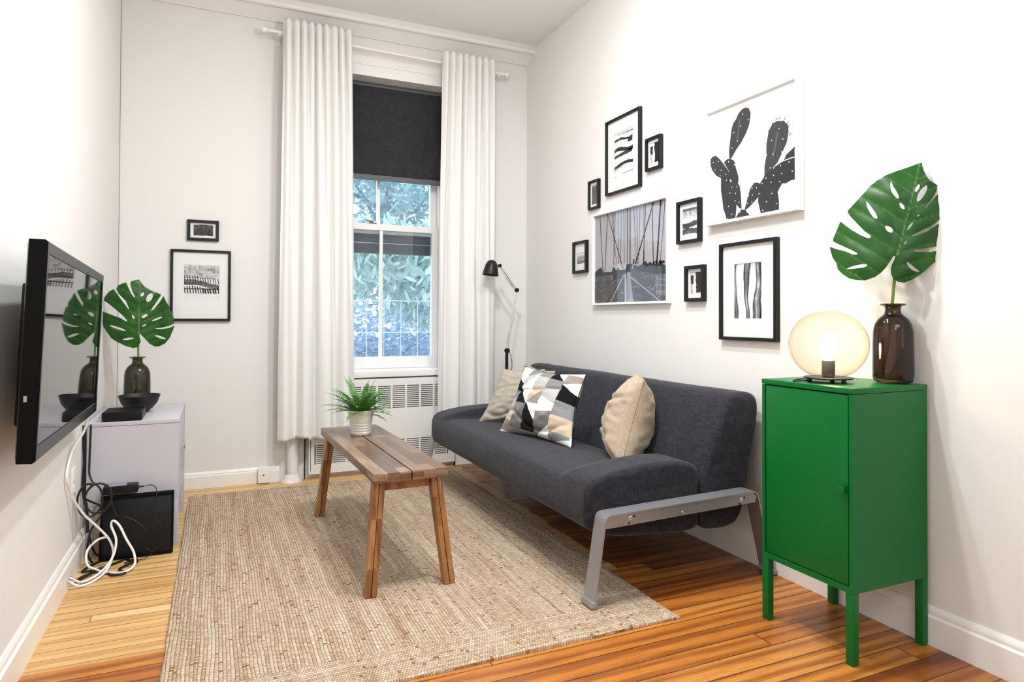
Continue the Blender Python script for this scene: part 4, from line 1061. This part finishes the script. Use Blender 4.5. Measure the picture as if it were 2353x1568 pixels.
# big: wash strokes stacked
A = Art(1)
ln = lambda t: .5
A.band(.2, 1, lambda t: .955-.0*t, lambda t: .022*t+.004, lambda t, k: .3, 1)
A.band(.0, .95, lambda t: .80+.02*sin(t*6), lambda t: .12, lambda t, k: (.25 if k > .55 or t > .75 else .82), 1, rag=.012)
A.band(.0, 1, lambda t: .60+.035*sin(t*5+.5), lambda t: .085, lambda t, k: .28, 1, rag=.012)
A.band(.0, .93, lambda t: .47+.06*t, lambda t: .06+.03*t, lambda t, k: .33, 1, rag=.01)
A.band(.0, 1, lambda t: .235+.04*sin(t*4-1), lambda t: .11, lambda t, k: (.28 if k > .45 else .75)+.1*t*(k < .5), 1, rag=.014)
A.band(.35, 1, lambda t: .055+.02*t, lambda t: .014*t+.003, lambda t, k: .35, 1)
A.band(.0, .12, lambda t: .02, lambda t: .012, lambda t, k: .55, 1)
picture('tall black-framed print of stacked grey brush strokes, highest on the right wall', 'R', 3.213, 2.877, 1.711, 2.135, .02, .0135, M_FRAMEB, (.062, .075, .062, .075), A)
def small_vertical(seed):
    A = Art(seed)
    A.band(.05, .86, lambda t: .16, lambda t: .26-.12*(1-t), lambda t, k: (.25 if t > .55 else .75)-.3*(k < .2), 1, vert=True)
    A.band(.1, 1, lambda t: .66+.02*sin(t*6), lambda t: .42, lambda t, k: .2, 1, vert=True, rag=.02)
    A.band(.05, .92, lambda t: .95, lambda t: .06, lambda t, k: .3, 1, vert=True, rag=.02)
    return A
picture('small black-framed print of two dark vertical strokes, right of the tall brush-stroke print', 'R', 2.826, 2.698, 1.773, 1.944, .022, .0145, M_FRAMEB, (.011, .014, .003, .014), small_vertical(2))
A = Art(3); A.band(0, 1, lambda t: .5, lambda t: .93, lambda t, k: .42+.1*noise.noise(Vector((t*6, k*9, 0))), 1, rag=.0)
picture('small black-framed solid grey print, left of and below the tall brush-stroke print', 'R', 3.405, 3.290, 1.659, 1.831, .02, .013, M_FRAMEB, (.012, .014, .004, .014), A)
A = Art(4)
A.band(0, 1, lambda t: .93, lambda t: .10, lambda t, k: .35+.25*(1-k), 1, rag=.012)
A.band(0, 1, lambda t: .75, lambda t: .24, lambda t, k: .78-.1*k, 1, rag=0)
A.band(0, 1, lambda t: .39+.035*sin(t*5+3.4), lambda t: .19, lambda t, k: .28+.12*t, 1, rag=.012)
A.band(0, 1, lambda t: .14+.02*sin(t*4), lambda t: .20, lambda t, k: .27+.25*(1-k), 1, rag=.012)
picture('small black-framed print of grey wave-like bands, directly left of the cactus print', 'R', 2.571, 2.404, 1.370, 1.574, .022, .0155, M_FRAMEB, (.016, .022, .012, .022), A)
picture('small black-framed print of two dark vertical strokes, left of the ribbed-column print', 'R', 2.512, 2.377, 1.092, 1.261, .022, .0165, M_FRAMEB, (.012, .014, .004, .014), small_vertical(6))
A = Art(7)
A.band(.0, 1, lambda t: .32+.0*t, lambda t: .34-.1*t, lambda t, k: .5+.15*k, 1, rag=.02)
for i in range(12):
    x = .05+i*.08; A.line((x, .5), (x+.02, .82+.05*sin(i*1.7)), .03, gray(.35), 2); A.line((x+.03, .5), (x+.03, .74), .02, gray(.55), 2)
A.band(0, 1, lambda t: .5, lambda t: .02, lambda t, k: .3, 3)
picture('small black-framed print of a grey wash with comb marks, leftmost on the right wall', 'R', 3.592, 3.424, 1.288, 1.485, .02, .017, M_FRAMEB, (.02, .03, .012, .055), A)
# ribbed columns
A = Art(8)
def column(x0, w, seed, dark, ticks):
    r = random.Random(seed)
    fn = lambda t: x0+.035*sin(t*5+seed)+.012*sin(t*13)
    A.band(0, 1, fn, lambda t: w*(1+.35*sin(t*4+seed*2)), lambda t, k: (.80-.5*(abs(k-.5)*2)**2-dark*abs(sin(t*4+seed))), 1, vert=True, rag=.006)
    for s in (-1, 1):
        pts = [(fn(i/40)+s*w*.5*(1+.35*sin(i/40*4+seed*2)), i/40) for i in range(41)]
        for p, q in zip(pts, pts[1:]): A.line(p, q, .008, gray(.35), 2)
    n = 64
    for i in range(n):
        t = (i+.5)/n; c = fn(t)+ticks*w*.5
        A.line((c-.02, t), (c+.025, t-.008), .006, gray(.25+.3*r.random()), 3)
column(.03, .12, 1, .2, 1); column(.47, .17, 2, .25, .6); column(.85, .24, 4, .1, .2); column(.97, .08, 5, .5, -1)
picture('large black-framed print of three ribbed grey columns, below the cactus print', 'R', 2.274, 1.9485, .9205, 1.3405, .022, .0145, M_FRAMEB, (.066, .078, .074, .078), A)
# cactus
A = Art(9)
shades = [.27, .30, .24, .25, .26, .25, .26, .25, .26, .25, .24]
for i, pd in enumerate(D['pads']): A.add(pd, gray(shades[i]), 1+i)
for i, w_ in ((0, .02), (1, .03)):
    pd = D['pads'][i]; cx = sum(p[0] for p in pd)/len(pd); cy = sum(p[1] for p in pd)/len(pd)
    A.add([(cx-w_, cy-.09), (cx-w_*.2, cy-.1), (cx+w_*1.3, cy+.09), (cx+w_*.5, cy+.1)], gray(.40), 13)
for p in D['dots']:
    A.add([(p[0]+.0058*math.cos(k), p[1]+.0058*math.sin(k)) for k in [i*PI/3 for i in range(6)]], (.9, .9, .9, 1), 14)
for p in D['spk']: A.line((p[0]-.012, p[1]-.012), (p[0]+.008, p[1]+.010), .005, gray(.25), 14)
picture('large square white-framed print of dark prickly pear cactus pads', 'R', 2.350, 1.828, 1.429, 1.948, .036, .013, M_FRAMEW, (.0, .0, .0, .0), A, paper=(.87, .875, .885, 1))
# suspension bridge photograph
A = Art(10)
n = 24
for j in range(n):
    c = .74-.12*abs(j/n-.5); A.add([(0, j/n), (1, j/n), (1, (j+1)/n), (0, (j+1)/n)], (lin(c), lin(c-.015), lin(c+.01), 1), 0.5)
for i in range(46):
    x = .01+i*.022; s = .05*(1 if x < .5 else -1)
    A.line((x, 1), (x+s*(abs(x-.5)), .32), .0016, gray(.5), 1)
for i in range(22): A.line((0, .40+i*.03), (.16, .28+i*.03+.1), .0012, gray(.6), 1.2); A.line((1, .40+i*.03), (.84, .5+i*.03), .0012, gray(.6), 1.2)
G = D['g']
A.add(G['ground'], gray(.42), 2)
for i in range(150):
    x = A.r.random(); y = A.r.random()*.27; A.line((x, y), (x+A.r.uniform(-.1, .1), y+A.r.uniform(0, .06)), .005, gray(A.r.uniform(.12, .75)), 3)
A.add(G['trees'], gray(.30), 4); A.add(G['skyline'], gray(.26), 4)
for i in range(30):
    x = A.r.uniform(.52, .98); y = A.r.uniform(.30, .40)
    A.add([(x+.022*math.cos(k)*A.r.uniform(.6, 1), y+.022*math.sin(k)*A.r.uniform(.6, 1)) for k in [q*PI/4 for q in range(8)]], gray(A.r.uniform(.24, .42)), 4.5)
A.add(G['road'], (lin(.62), lin(.64), lin(.70), 1), 5); A.add(G['rail1'], gray(.36), 6); A.add(G['rail2'], gray(.40), 6)
A.add(G['fence'], gray(.30), 6)
for i in range(9):
    A.line((.86+i*.016, .06), (.86+i*.016, .26), .006, gray(.7), 7)
    A.line((.0+i*.035, .02), (.0+i*.03, .25), .004, gray(.30), 7)
for y in (.10, .16, .22): A.line((.86, y), (1, y-.01), .005, gray(.75), 7); A.line((0, y), (.3, y+.03), .004, gray(.3), 7)
A.line((.46, 0), (.457, .3), .02, gray(.82), 7)
for a, b_ in (((.24, 0), (.44, .30)), ((.90, 0), (.48, .30))): A.line(a, b_, .012, gray(.78), 7)
A.add(G['tower'], gray(.30), 8); A.add(G['lamp'], gray(.12), 9)
for a, b_, w_ in D['lines']: A.line(a, b_, .004*w_, gray(.12), 10)
picture('wide white-framed photograph of a cable suspension bridge walkway', 'R', 3.345, 2.632, 1.088, 1.622, .026, .0125, M_FRAMEW, (0, 0, 0, 0), A)
# back wall
A = Art(11); A.band(0, 1, lambda t: .5, lambda t: 1.0, lambda t, k: .30+.12*k+.1*noise.noise(Vector((t*8, k*6, 2))), 1, rag=0)
picture('small black-framed landscape print of dark grey wash, upper of two on the window wall', 'B', -.162, .008, 1.462, 1.584, .018, .0165, M_FRAMEB, (.016, .013, .014, .008), A)
A = Art(12)
A.band(0, 1, lambda t: .80, lambda t: .34, lambda t, k: .74+.1*noise.noise(Vector((t*15, k*9, 1))), 1, rag=0)
A.band(0, 1, lambda t: .63-.02*t, lambda t: .012, lambda t, k: .35, 2)
A.band(0, 1, lambda t: .50+.03*sin(t*5)-.12*t, lambda t: .15, lambda t, k: .60-.15*k, 2)
A.band(0, .5, lambda t: .46+.0*t, lambda t: .09, lambda t, k: .42, 3, rag=.03)
for i in range(14):
    x = .03+i*.072+A.r.uniform(-.008, .008); y = .62-.11*(i/14)
    A.line((x-.015, y+.09), (x+.012, y-.07), .022, gray(.2), 4)
    y2 = .23+.0*i; dd = .028 if i < 7 else .045
    A.line((x-.015, y2+.12+.05*sin(i*.5)), (x+.02, y2-.06), dd, gray(.2), 4)
A.band(.0, 1, lambda t: .30, lambda t: .03, lambda t, k: .35, 3)
picture('larger black-framed print of comb-like ink marks, lower of two on the window wall', 'B', -.2475, .0755, .9865, 1.4065, .02, .0145, M_FRAMEB, (.056, .115, .048, .074), A)

# ================================================================== TELEVISION SIDE
th_, ti_, c_ = .03, .035, -.36
nn = Vector((math.cos(th_)*math.cos(ti_), math.sin(th_)*math.cos(ti_), -math.sin(ti_)))
hh = Vector((-math.sin(th_), math.cos(th_), 0)); uu = nn.cross(hh)
tc = Vector((0, 2.462, .9205)); tc.x = (c_-nn.y*tc.y-nn.z*tc.z)/nn.x
TM0 = Matrix(((hh.x, uu.x, nn.x, tc.x), (hh.y, uu.y, nn.y, tc.y), (hh.z, uu.z, nn.z, tc.z), (0, 0, 0, 1)))
TM = TM0 @ Matrix.Rotation(-.020, 4, 'Z')
tv = thing('television', 'large flat black television mounted on the left wall', 'television', M=TM)
TW, TH_ = 1.115, .535
x, y = TW/2, TH_/2
b = bmesh.new()
def ring(x0, x1, y0, y1, z): return [b.verts.new(p) for p in ((x0, y0, z), (x1, y0, z), (x1, y1, z), (x0, y1, z))]
R = [ring(-x+.02, x-.02, -y+.012, y-.012, -.042), ring(-x-.001, x+.001, -y-.001, y+.001, -.036), ring(-x-.002, x+.002, -y-.002, y+.002, -.004), ring(-x+.003, x-.003, -y+.003, y-.003, .0025),
     ring(-x+.022, x-.022, -y+.036, y-.030, .0015), ring(-x+.0235, x-.0235, -y+.038, y-.0315, -.0015)]
for p, q in zip(R, R[1:]):
    for k in range(4): b.faces.new((p[k], p[(k+1) % 4], q[(k+1) % 4], q[k]))
b.faces.new(R[0][::-1])
obj('bezel', b, M_BLKGLOSS, tv, 30)
t_ = NT('television_screen')
t_.pbr(t_.mix(t_.noise(t_.coord(), 2, 1), (.006, .006, .007, 1), (.008, .008, .009, 1)), .025, 0, IOR=2.1)
obj('screen', MB().box(-x+.0236, x-.0236, -y+.0382, y-.0317, -.0045, -.0012), t_.m, tv, 0)
b = MB().box(-.40, .40, -.20, .17, -.075, -.0425, bev=.006)
for k in range(14): b.box(-.46, -.41, -.1+k*.018, -.094+k*.018, -.046, -.0425)
obj('rear_housing', b, M_BLKPL, tv)
def inv(o, p): o.matrix_parent_inverse = p.matrix_basis.inverted(); return o
b = MB().box(XL+.0005, XL+.008, 2.36, 2.60, .84, 1.06, bev=.002).box(XL+.0085, tc.x-.078, 2.42, 2.54, .90, 1.0, bev=.002)
inv(obj('wall_bracket', b, M_BLKMET, tv), tv)
# near and far side ports
b = MB().box(-x+.0, -x+.004, -.12, -.02, -.040, -.030)
obj('side_port', MB().box(-x-.0035, -x-.0025, -.122, -.108, -.028, -.021), M_STEEL, tv)

# bowl
b = MB().lathe([(0, 0), (.030, 0), (.034, .003), (.056, .020), (.076, .045), (.0865, .075), (.088, .0815), (.086, .0825), (.0835, .077), (.073, .048), (.053, .024), (.030, .009), (0, .008)], 56, cap=False)
o = obj('bowl', b, M_MATTBLK, None, 60); o.location = (-.330, 3.562, .5602)
tag(o, 'matt black bowl on the pale grey cabinet in front of the dark vase', 'bowl')
# cable box
cb_ = thing('set_top_box', 'flat black set-top box with slotted lid on the pale grey cabinet', 'set-top box', (-.369, 3.365, .5602))
obj('housing', MB().box(-.076, .076, -.083, .083, .003, .040, bev=.003), M_BLKPL, cb_)
b = MB()
for k in range(20): b.box(-.068, .068, -.076+k*.0078, -.0725+k*.0078, .0401, .0416)
obj('vent_slats', b, M_BLKPL, cb_, 0)
for sx in (-1, 1):
    for sy in (-1, 1): obj('foot', MB().box(sx*.06-.008, sx*.06+.008, sy*.065-.008, sy*.065+.008, 0, .0028), M_BLKPL, cb_, 0)
b = MB().tube([(-.0775, -.055, .020), (-.090, -.055, .020)], .0055, 12).tube([(-.0775, -.03, .026), (-.088, -.03, .026)], .004, 12)
tag(obj('socket', b, M_CHROME, cb_), 'metal cable connector')

# leaning black panel
pn = thing('plastic_box', 'flat black plastic box leaning against the side of the pale grey cabinet', 'box', (-.298, 3.175, 0))
al = math.atan2(.05, .258)
Mx = Matrix.Rotation(-al, 4, 'X')
b = MB().box(-.134, .134, 0, .030, .006, .262, bev=.004); bmesh.ops.transform(b.bm, matrix=Mx, verts=b.bm.verts[:])
obj('case', b, M_BLKPL, pn)
b = MB().box(-.136, .136, -.006, .0, .004, .022, bev=.003).box(-.136, .136, -.006, .0, .244, .264, bev=.003).box(-.137, -.130, -.006, .0, .004, .264, bev=.002).box(.128, .136, -.004, .0, .022, .244, bev=.0015)
bmesh.ops.transform(b.bm, matrix=Mx, verts=b.bm.verts[:])
obj('rim', b, M_BLKGLOSS, pn)
# adapter on its upper edge
Ma = Matrix.Translation((-.366, 3.236, .2665)) @ Matrix.Rotation(.05, 4, 'Z')
ad = thing('power_adapter', 'black power supply brick resting on top of the leaning black box', 'power adapter', M=Ma)
obj('brick', MB().box(-.062, .066, -.028, .030, .000, .032, bev=.004), M_BLKPL, ad)
tag(obj('sticker', MB().box(-.045, .022, -.022, .022, .0321, .0325), mat('grey_sticker', '#8f9096', .5, var=.3, nscale=60), ad, 0), 'silver grey sticker')
obj('plug_end', MB().tube([(.066, 0, .016), (.090, 0, .016)], [.0045, .0025], 10), M_BCAB, ad)

def cord(name, label, pts, r, mt, cat='cable', n=8):
    o = obj(name, MB().tube(catmull(pts, n), r, 8), mt, None, 180)
    return tag(o, label, cat, 'cables beside the pale grey cabinet')
LP(obj('cord', MB().tube(catmull([(-.274, 3.243, .2825), (-.250, 3.242, .284), (-.232, 3.225, .272), (-.229, 3.205, .245), (-.232, 3.178, .17), (-.205, 3.163, .12), (-.214, 3.158, .10)], 8), .0019, 8), M_BCAB, ad, 180), ad)
pc = cord('black_cable', 'looping black mains cord with a two-prong plug on the floor before the black box',
     [(-.40, 3.205, .262), (-.375, 3.175, .19), (-.345, 3.168, .18), (-.30, 3.165, .155), (-.262, 3.155, .11), (-.262, 3.150, .05), (-.235, 3.140, .03), (-.22, 3.14, .045), (-.245, 3.135, .02), (-.262, 3.13, .008), (-.285, 3.115, .008)], .0018, M_BCAB)
pl = (obj('plug', MB().box(-.020, .016, -.010, .010, 0, .016, Matrix.Translation((-.303, 3.105, .0015)) @ Matrix.Rotation(.5, 4, 'Z'), bev=.003), M_BCAB, pc))
b = MB()
for k in (-1, 1): b.box(-.034, -.020, k*.006-.0008, k*.006+.0008, .006, .011, Matrix.Translation((-.303, 3.105, .0015)) @ Matrix.Rotation(.5, 4, 'Z'))
tag(obj('prong', b, M_CHROME, pl, 0), 'bright metal prongs')
def circ(c, rx, rz, a0, a1, n=14, wob=.0, yy=0.):
    return [(c[0]+rx*math.cos(a0+(a1-a0)*i/n), c[1]+yy*math.sin(i*.7)+wob*i/n, c[2]+rz*math.sin(a0+(a1-a0)*i/n)) for i in range(n+1)]
cord('black_cable', 'thick black coiled cord hanging beside the leaning black box', 
     [(-.476, 3.235, .56), (-.478, 3.225, .42), (-.474, 3.20, .36)]+circ((-.452, 3.06, .285), .042, .066, 1.3, 1.3+2*PI*1.0, 16, .02, .006)+circ((-.428, 3.09, .282), .046, .058, 2.2, 2.2+2*PI*1.15, 18, .02, .006)+[(-.42, 3.16, .22), (-.455, 3.12, .15), (-.47, 3.14, .06), (-.455, 3.16, .006)], .0042, M_BCAB)
cord('black_cable', 'black flex snaking over the floor under the white cable loops',
     [(-.472, 3.20, .10), (-.45, 3.22, .02), (-.40, 3.23, .005), (-.455, 3.13, .0055), (-.475, 3.07, .0055), (-.42, 3.08, .0055), (-.36, 3.13, .0055), (-.335, 3.16, .0055), (-.315, 3.10, .0055), (-.345, 3.04, .0055), (-.32, 2.99, .0055), (-.365, 2.985, .0055), (-.40, 3.05, .006), (-.46, 3.02, .0055), (-.478, 2.965, .0055), (-.43, 3.04, .013)], .0046, M_BCAB)
cord('black_cable', 'black cable bundle running down the gap between pale grey cabinet and left wall',
     [(-.505, 3.262, .555), (-.503, 3.255, .48), (-.500, 3.248, .40), (-.502, 3.24, .32), (-.498, 3.235, .26), (-.486, 3.22, .22), (-.478, 3.20, .12)], .006, M_BCAB)
cord('white_cable', 'white coaxial cable drooping from the television down to loops on the floor',
     [(-.455, 3.03, .66), (-.470, 3.06, .57), (-.497, 2.97, .50), (-.502, 2.90, .42), (-.498, 2.94, .36), (-.488, 2.99, .30), (-.465, 3.04, .235), (-.425, 3.08, .17), (-.388, 3.10, .11), (-.372, 3.08, .06), (-.385, 3.02, .018), (-.415, 2.95, .0065), (-.455, 2.905, .0075), (-.486, 2.895, .03)], .0046, M_WPLAS, n=12)
wc = cord('white_cable', 'white coaxial cable looping from the baseboard up over the black box',
     [(-.484, 2.925, .03), (-.455, 2.945, .008), (-.41, 3.0, .012), (-.372, 3.05, .05), (-.362, 3.08, .11), (-.382, 3.10, .165), (-.375, 3.10, .185), (-.352, 3.09, .165), (-.325, 3.075, .11), (-.298, 3.06, .06), (-.292, 3.03, .020), (-.322, 2.995, .0075), (-.375, 3.01, .0075), (-.42, 3.05, .010), (-.458, 3.07, .03), (-.464, 3.10, .075), (-.435, 3.13, .105), (-.405, 3.14, .11)], .0046, M_WPLAS, n=12)
cp = tag(obj('connector', MB().tube([(-.4925, 2.925, .036), (-.480, 2.925, .030)], .0055, 12).tube([(-.4925, 2.895, .034), (-.482, 2.895, .030)], .0055, 12), M_CHROME, wc), 'metal coaxial connectors')
ot = thing('wall_outlet', 'small white double wall outlet low on the left wall behind the cables', 'outlet', (XL, 3.066, .36))
obj('cover_plate', MB().box(.0003, .005, -.036, .036, -.058, .058, bev=.002), M_TRIM, ot)
for z in (-.022, .022): obj('socket', MB().box(.0052, .0075, -.016, .016, z-.014, z+.014, bev=.003), mat('ivory_socket', '#e6e1d6', .4), ot)

# ================================================================== FERN
fx, fy, fz = .637, 3.185, .4503
pf = thing('potted_fern', 'green artificial fern in a white pot on the far end of the bench', 'potted plant', (fx, fy, fz))
prof = [(0, 0), (.044, 0), (.047, .003), (.048, .012)]
for k in range(4):
    z = .014+k*.013; prof += [(.0485+k*.0014, z), (.0462+k*.0014, z+.004), (.0492+k*.0016, z+.009)]
prof += [(.054, .07), (.0605, .110), (.0625, .112), (.0635, .116), (.062, .1185), (.059, .116), (.050, .07), (.046, .03), (0, .028)]
obj('pot', MB().lathe(prof, 56, cap=False), M_POT, pf, 50)
obj('soil', MB().lathe([(0, .098), (.0545, .098), (.052, .088), (0, .088)], 32, cap=False), mat('dark_moss', '#24301a', .9, var=.5, nscale=80, bscale=200, bs=.8), pf)
def frond(az, L_, rise, seed, lw=.020):
    rnd = random.Random(seed); pts = []
    n = 22; p = Vector((math.cos(az)*.018, math.sin(az)*.018, .095)); a = rise
    for i in range(n+1):
        pts.append(p.copy()); a -= (.95/n)*(1.0 if rise < 1.3 else .45)
        p = p+Vector((math.cos(az)*math.cos(a), math.sin(az)*math.cos(a), math.sin(a)))*L_/n
    b = MB(); b.tube(pts, [.0015*(1-i/(n+3)) for i in range(n+1)], 5)
    bm = b.bm
    m = 35
    for k in range(3, m):
        t = k/m; f = t*n; i = min(n-1, int(f)); q = pts[i].lerp(pts[i+1], f-i); d = (pts[i+1]-pts[i]).normalized()
        sd = d.cross(Vector((0, 0, 1))); sd = sd.normalized() if sd.length > .01 else Vector((1, 0, 0)); up = sd.cross(d)
        ll = lw*(math.sin(PI*min(1, .12+t*.98))**.6)+.002
        for s in (-1, 1):
            e = (sd*s*.93+d*.36+up*rnd.uniform(-.1, .32)).normalized(); w = d*.0019
            P = [q-w, q-w*1.1+e*ll*.5, q+e*ll+w*.5, q+w*1.3+e*ll*.45, q+w]
            vs = [bm.verts.new(v) for v in P]; bm.faces.new(vs if s > 0 else vs[::-1])
    return b
rnd = random.Random(21)
k = 0
for i in range(44):
    az = i*2.399+rnd.uniform(-.2, .2); ring_ = i/44
    rise = 1.45-ring_*1.05+rnd.uniform(-.08, .08); L_ = rnd.uniform(.165, .215)*(1-.12*ring_)
    obj('frond', frond(az, L_, rise, i, .0235), M_FROND, pf, 0, recalc=False)
# one low frond hanging over the rim
obj('frond', frond(-.7, .13, .25, 77, .014), M_FROND, pf, 0, recalc=False)

# ================================================================== TASK LAMP
tl = thing('floor_task_lamp', 'black jointed task floor lamp standing in the corner behind the sofa', 'lamp', (1.785, 4.06, 0))
ly = 4.06
def LT(o): return LP(o, tl)
LT(obj('base', MB().lathe([(0, 0), (.105, 0), (.11, .004), (.11, .012), (.10, .018), (.012, .024), (0, .024)], 40, Matrix.Translation((1.785, 4.06, 0))), M_BLKMET, tl))
LT(obj('pole', MB().tube([(1.785, ly, .02), (1.788, ly, .785)], .0105, 16), M_BLKMET, tl))
LT(obj('joint', MB().lathe([(0, -.012), (.016, -.012), (.018, -.006), (.018, .006), (.016, .012), (0, .012)], 20, Matrix.Translation((1.790, ly, .790)) @ Matrix.Rotation(PI/2, 4, 'X')), M_BLKMET, tl))
e0, e1, hd = Vector((1.792, ly, .80)), Vector((1.861, ly, 1.200)), Vector((1.738, ly, 1.360))
def arm(a, c):
    d = (c-a).normalized(); n = Vector((-d.z, 0, d.x)); b = MB()
    b.tube([a, c], .0042, 10)
    b.tube([a+n*.012+d*.01, c+n*.012-d*.01], .0018, 8)
    for s, f in ((a, .05), (c, -.12)): pass
    b.tube([a+n*.012+d*.03, a+n*.012+d*.12], .0045, 8)
    return b
LT(tag(obj('arm', arm(e0, e1), M_CHROME, tl), 'chrome lower arm')); LT(tag(obj('arm', arm(e1, hd), M_CHROME, tl), 'chrome upper arm'))
LT(obj('joint', MB().lathe([(0, -.012), (.013, -.012), (.015, -.006), (.015, .006), (.013, .012), (0, .012)], 20, Matrix.Translation(e1) @ Matrix.Rotation(PI/2, 4, 'X')), M_BLKMET, tl))
LT(obj('joint', MB().lathe([(0, -.009), (.012, -.009), (.012, .009), (0, .009)], 20, Matrix.Translation(hd+Vector((-.004, 0, .002))) @ Matrix.Rotation(PI/2, 4, 'X')), M_BLKMET, tl))
b = MB().lathe([(.052, -.046), (.054, -.048), (.0545, -.044), (.046, .0), (.040, .024), (.030, .043), (.016, .053), (0, .056), (0, .0535), (.015, .0505), (.028, .041), (.038, .022), (.044, .0), (.052, -.046)], 40, Matrix.Translation((1.664, ly-.02, 1.342)) @ Matrix.Rotation(.12, 4, 'Y'), cap=False)
LT(obj('lamp_shade', b, M_BLKMET, tl, 50))
LT(obj('bulb', MB().lathe([(0, -.03), (.012, -.026), (.018, -.012), (.012, .006), (.008, .022), (0, .022)], 20, Matrix.Translation((1.664, ly-.02, 1.342))), M_POT, tl))
LT(obj('cord', MB().tube(catmull([(1.80, ly, .79), (1.815, ly-.01, .75), (1.822, ly-.01, .68), (1.81, ly, .60), (1.80, ly, .4), (1.80, ly+.0, .05)], 8), .002, 6), M_BCAB, tl))

# ================================================================== LIGHTS
def light(typ, name, loc, energy, col, size=.1, target=None, sy=None):
    l = bpy.data.lights.new(name, typ); l.energy = energy; l.color = col
    if typ == 'AREA':
        l.shape = 'RECTANGLE'; l.size = size; l.size_y = sy or size
    else: l.shadow_soft_size = size
    o = bpy.data.objects.new(name, l); COL.objects.link(o); o.location = loc
    if target is not None:
        o.rotation_euler = (Vector(target)-Vector(loc)).to_track_quat('-Z', 'Y').to_euler()
    return o
def disk(name, loc, e, col, d):
    o = light('AREA', name, loc, e, col, d, (loc[0], loc[1], 0)); o.data.shape = 'DISK'; return o
disk('ceiling_light', (1.15, 1.95, 2.88), 25, (.95, .98, 1), .12)
disk('ceiling_light', (.62, 1.75, 2.88), 25, (.95, .98, 1), .12)
light('POINT', 'ceiling_fill', (.9, 2.35, 2.42), 19, (1, .975, .94), .1)  # added fill that brightens ceiling and upper walls, not a hanging lamp
light('AREA', 'bounce_light', (.7, -.9, 2.86), 30, (.83, .94, 1), 1.6, (.9, .6, 0), 1.2)
light('POINT', 'room_light', (.45, -.55, 1.95), 11, (.83, .94, 1), .16)

# ================================================================== CAMERA
f_, yaw, pit, rol, h_, px_, py_ = 1509.36, .4224, .0129, .0034, 1.0164, 1176.3, 709.65
F_ = Vector((math.sin(yaw)*math.cos(pit), math.cos(yaw)*math.cos(pit), math.sin(pit)))
R_ = Vector((math.cos(yaw), -math.sin(yaw), 0)); U_ = R_.cross(F_)
R2 = R_*math.cos(rol)+U_*math.sin(rol); U2 = -R_*math.sin(rol)+U_*math.cos(rol)
cam = bpy.data.cameras.new('camera'); co = bpy.data.objects.new('camera', cam); COL.objects.link(co)
co.matrix_world = Matrix(((R2.x, U2.x, -F_.x, 0), (R2.y, U2.y, -F_.y, 0), (R2.z, U2.z, -F_.z, h_), (0, 0, 0, 1)))
cam.sensor_width = 36; cam.lens = f_/2353*36
cam.shift_x = (1176.5-px_)/2353; cam.shift_y = -(784-py_)/2353
cam.clip_start = .02; cam.clip_end = 200
SC.camera = co
SC.view_settings.view_transform = 'Standard'; SC.view_settings.look = 'None'
SC.view_settings.gamma = 1; SC.view_settings.use_curve_mapping = False
SC.view_settings.exposure = 0.30
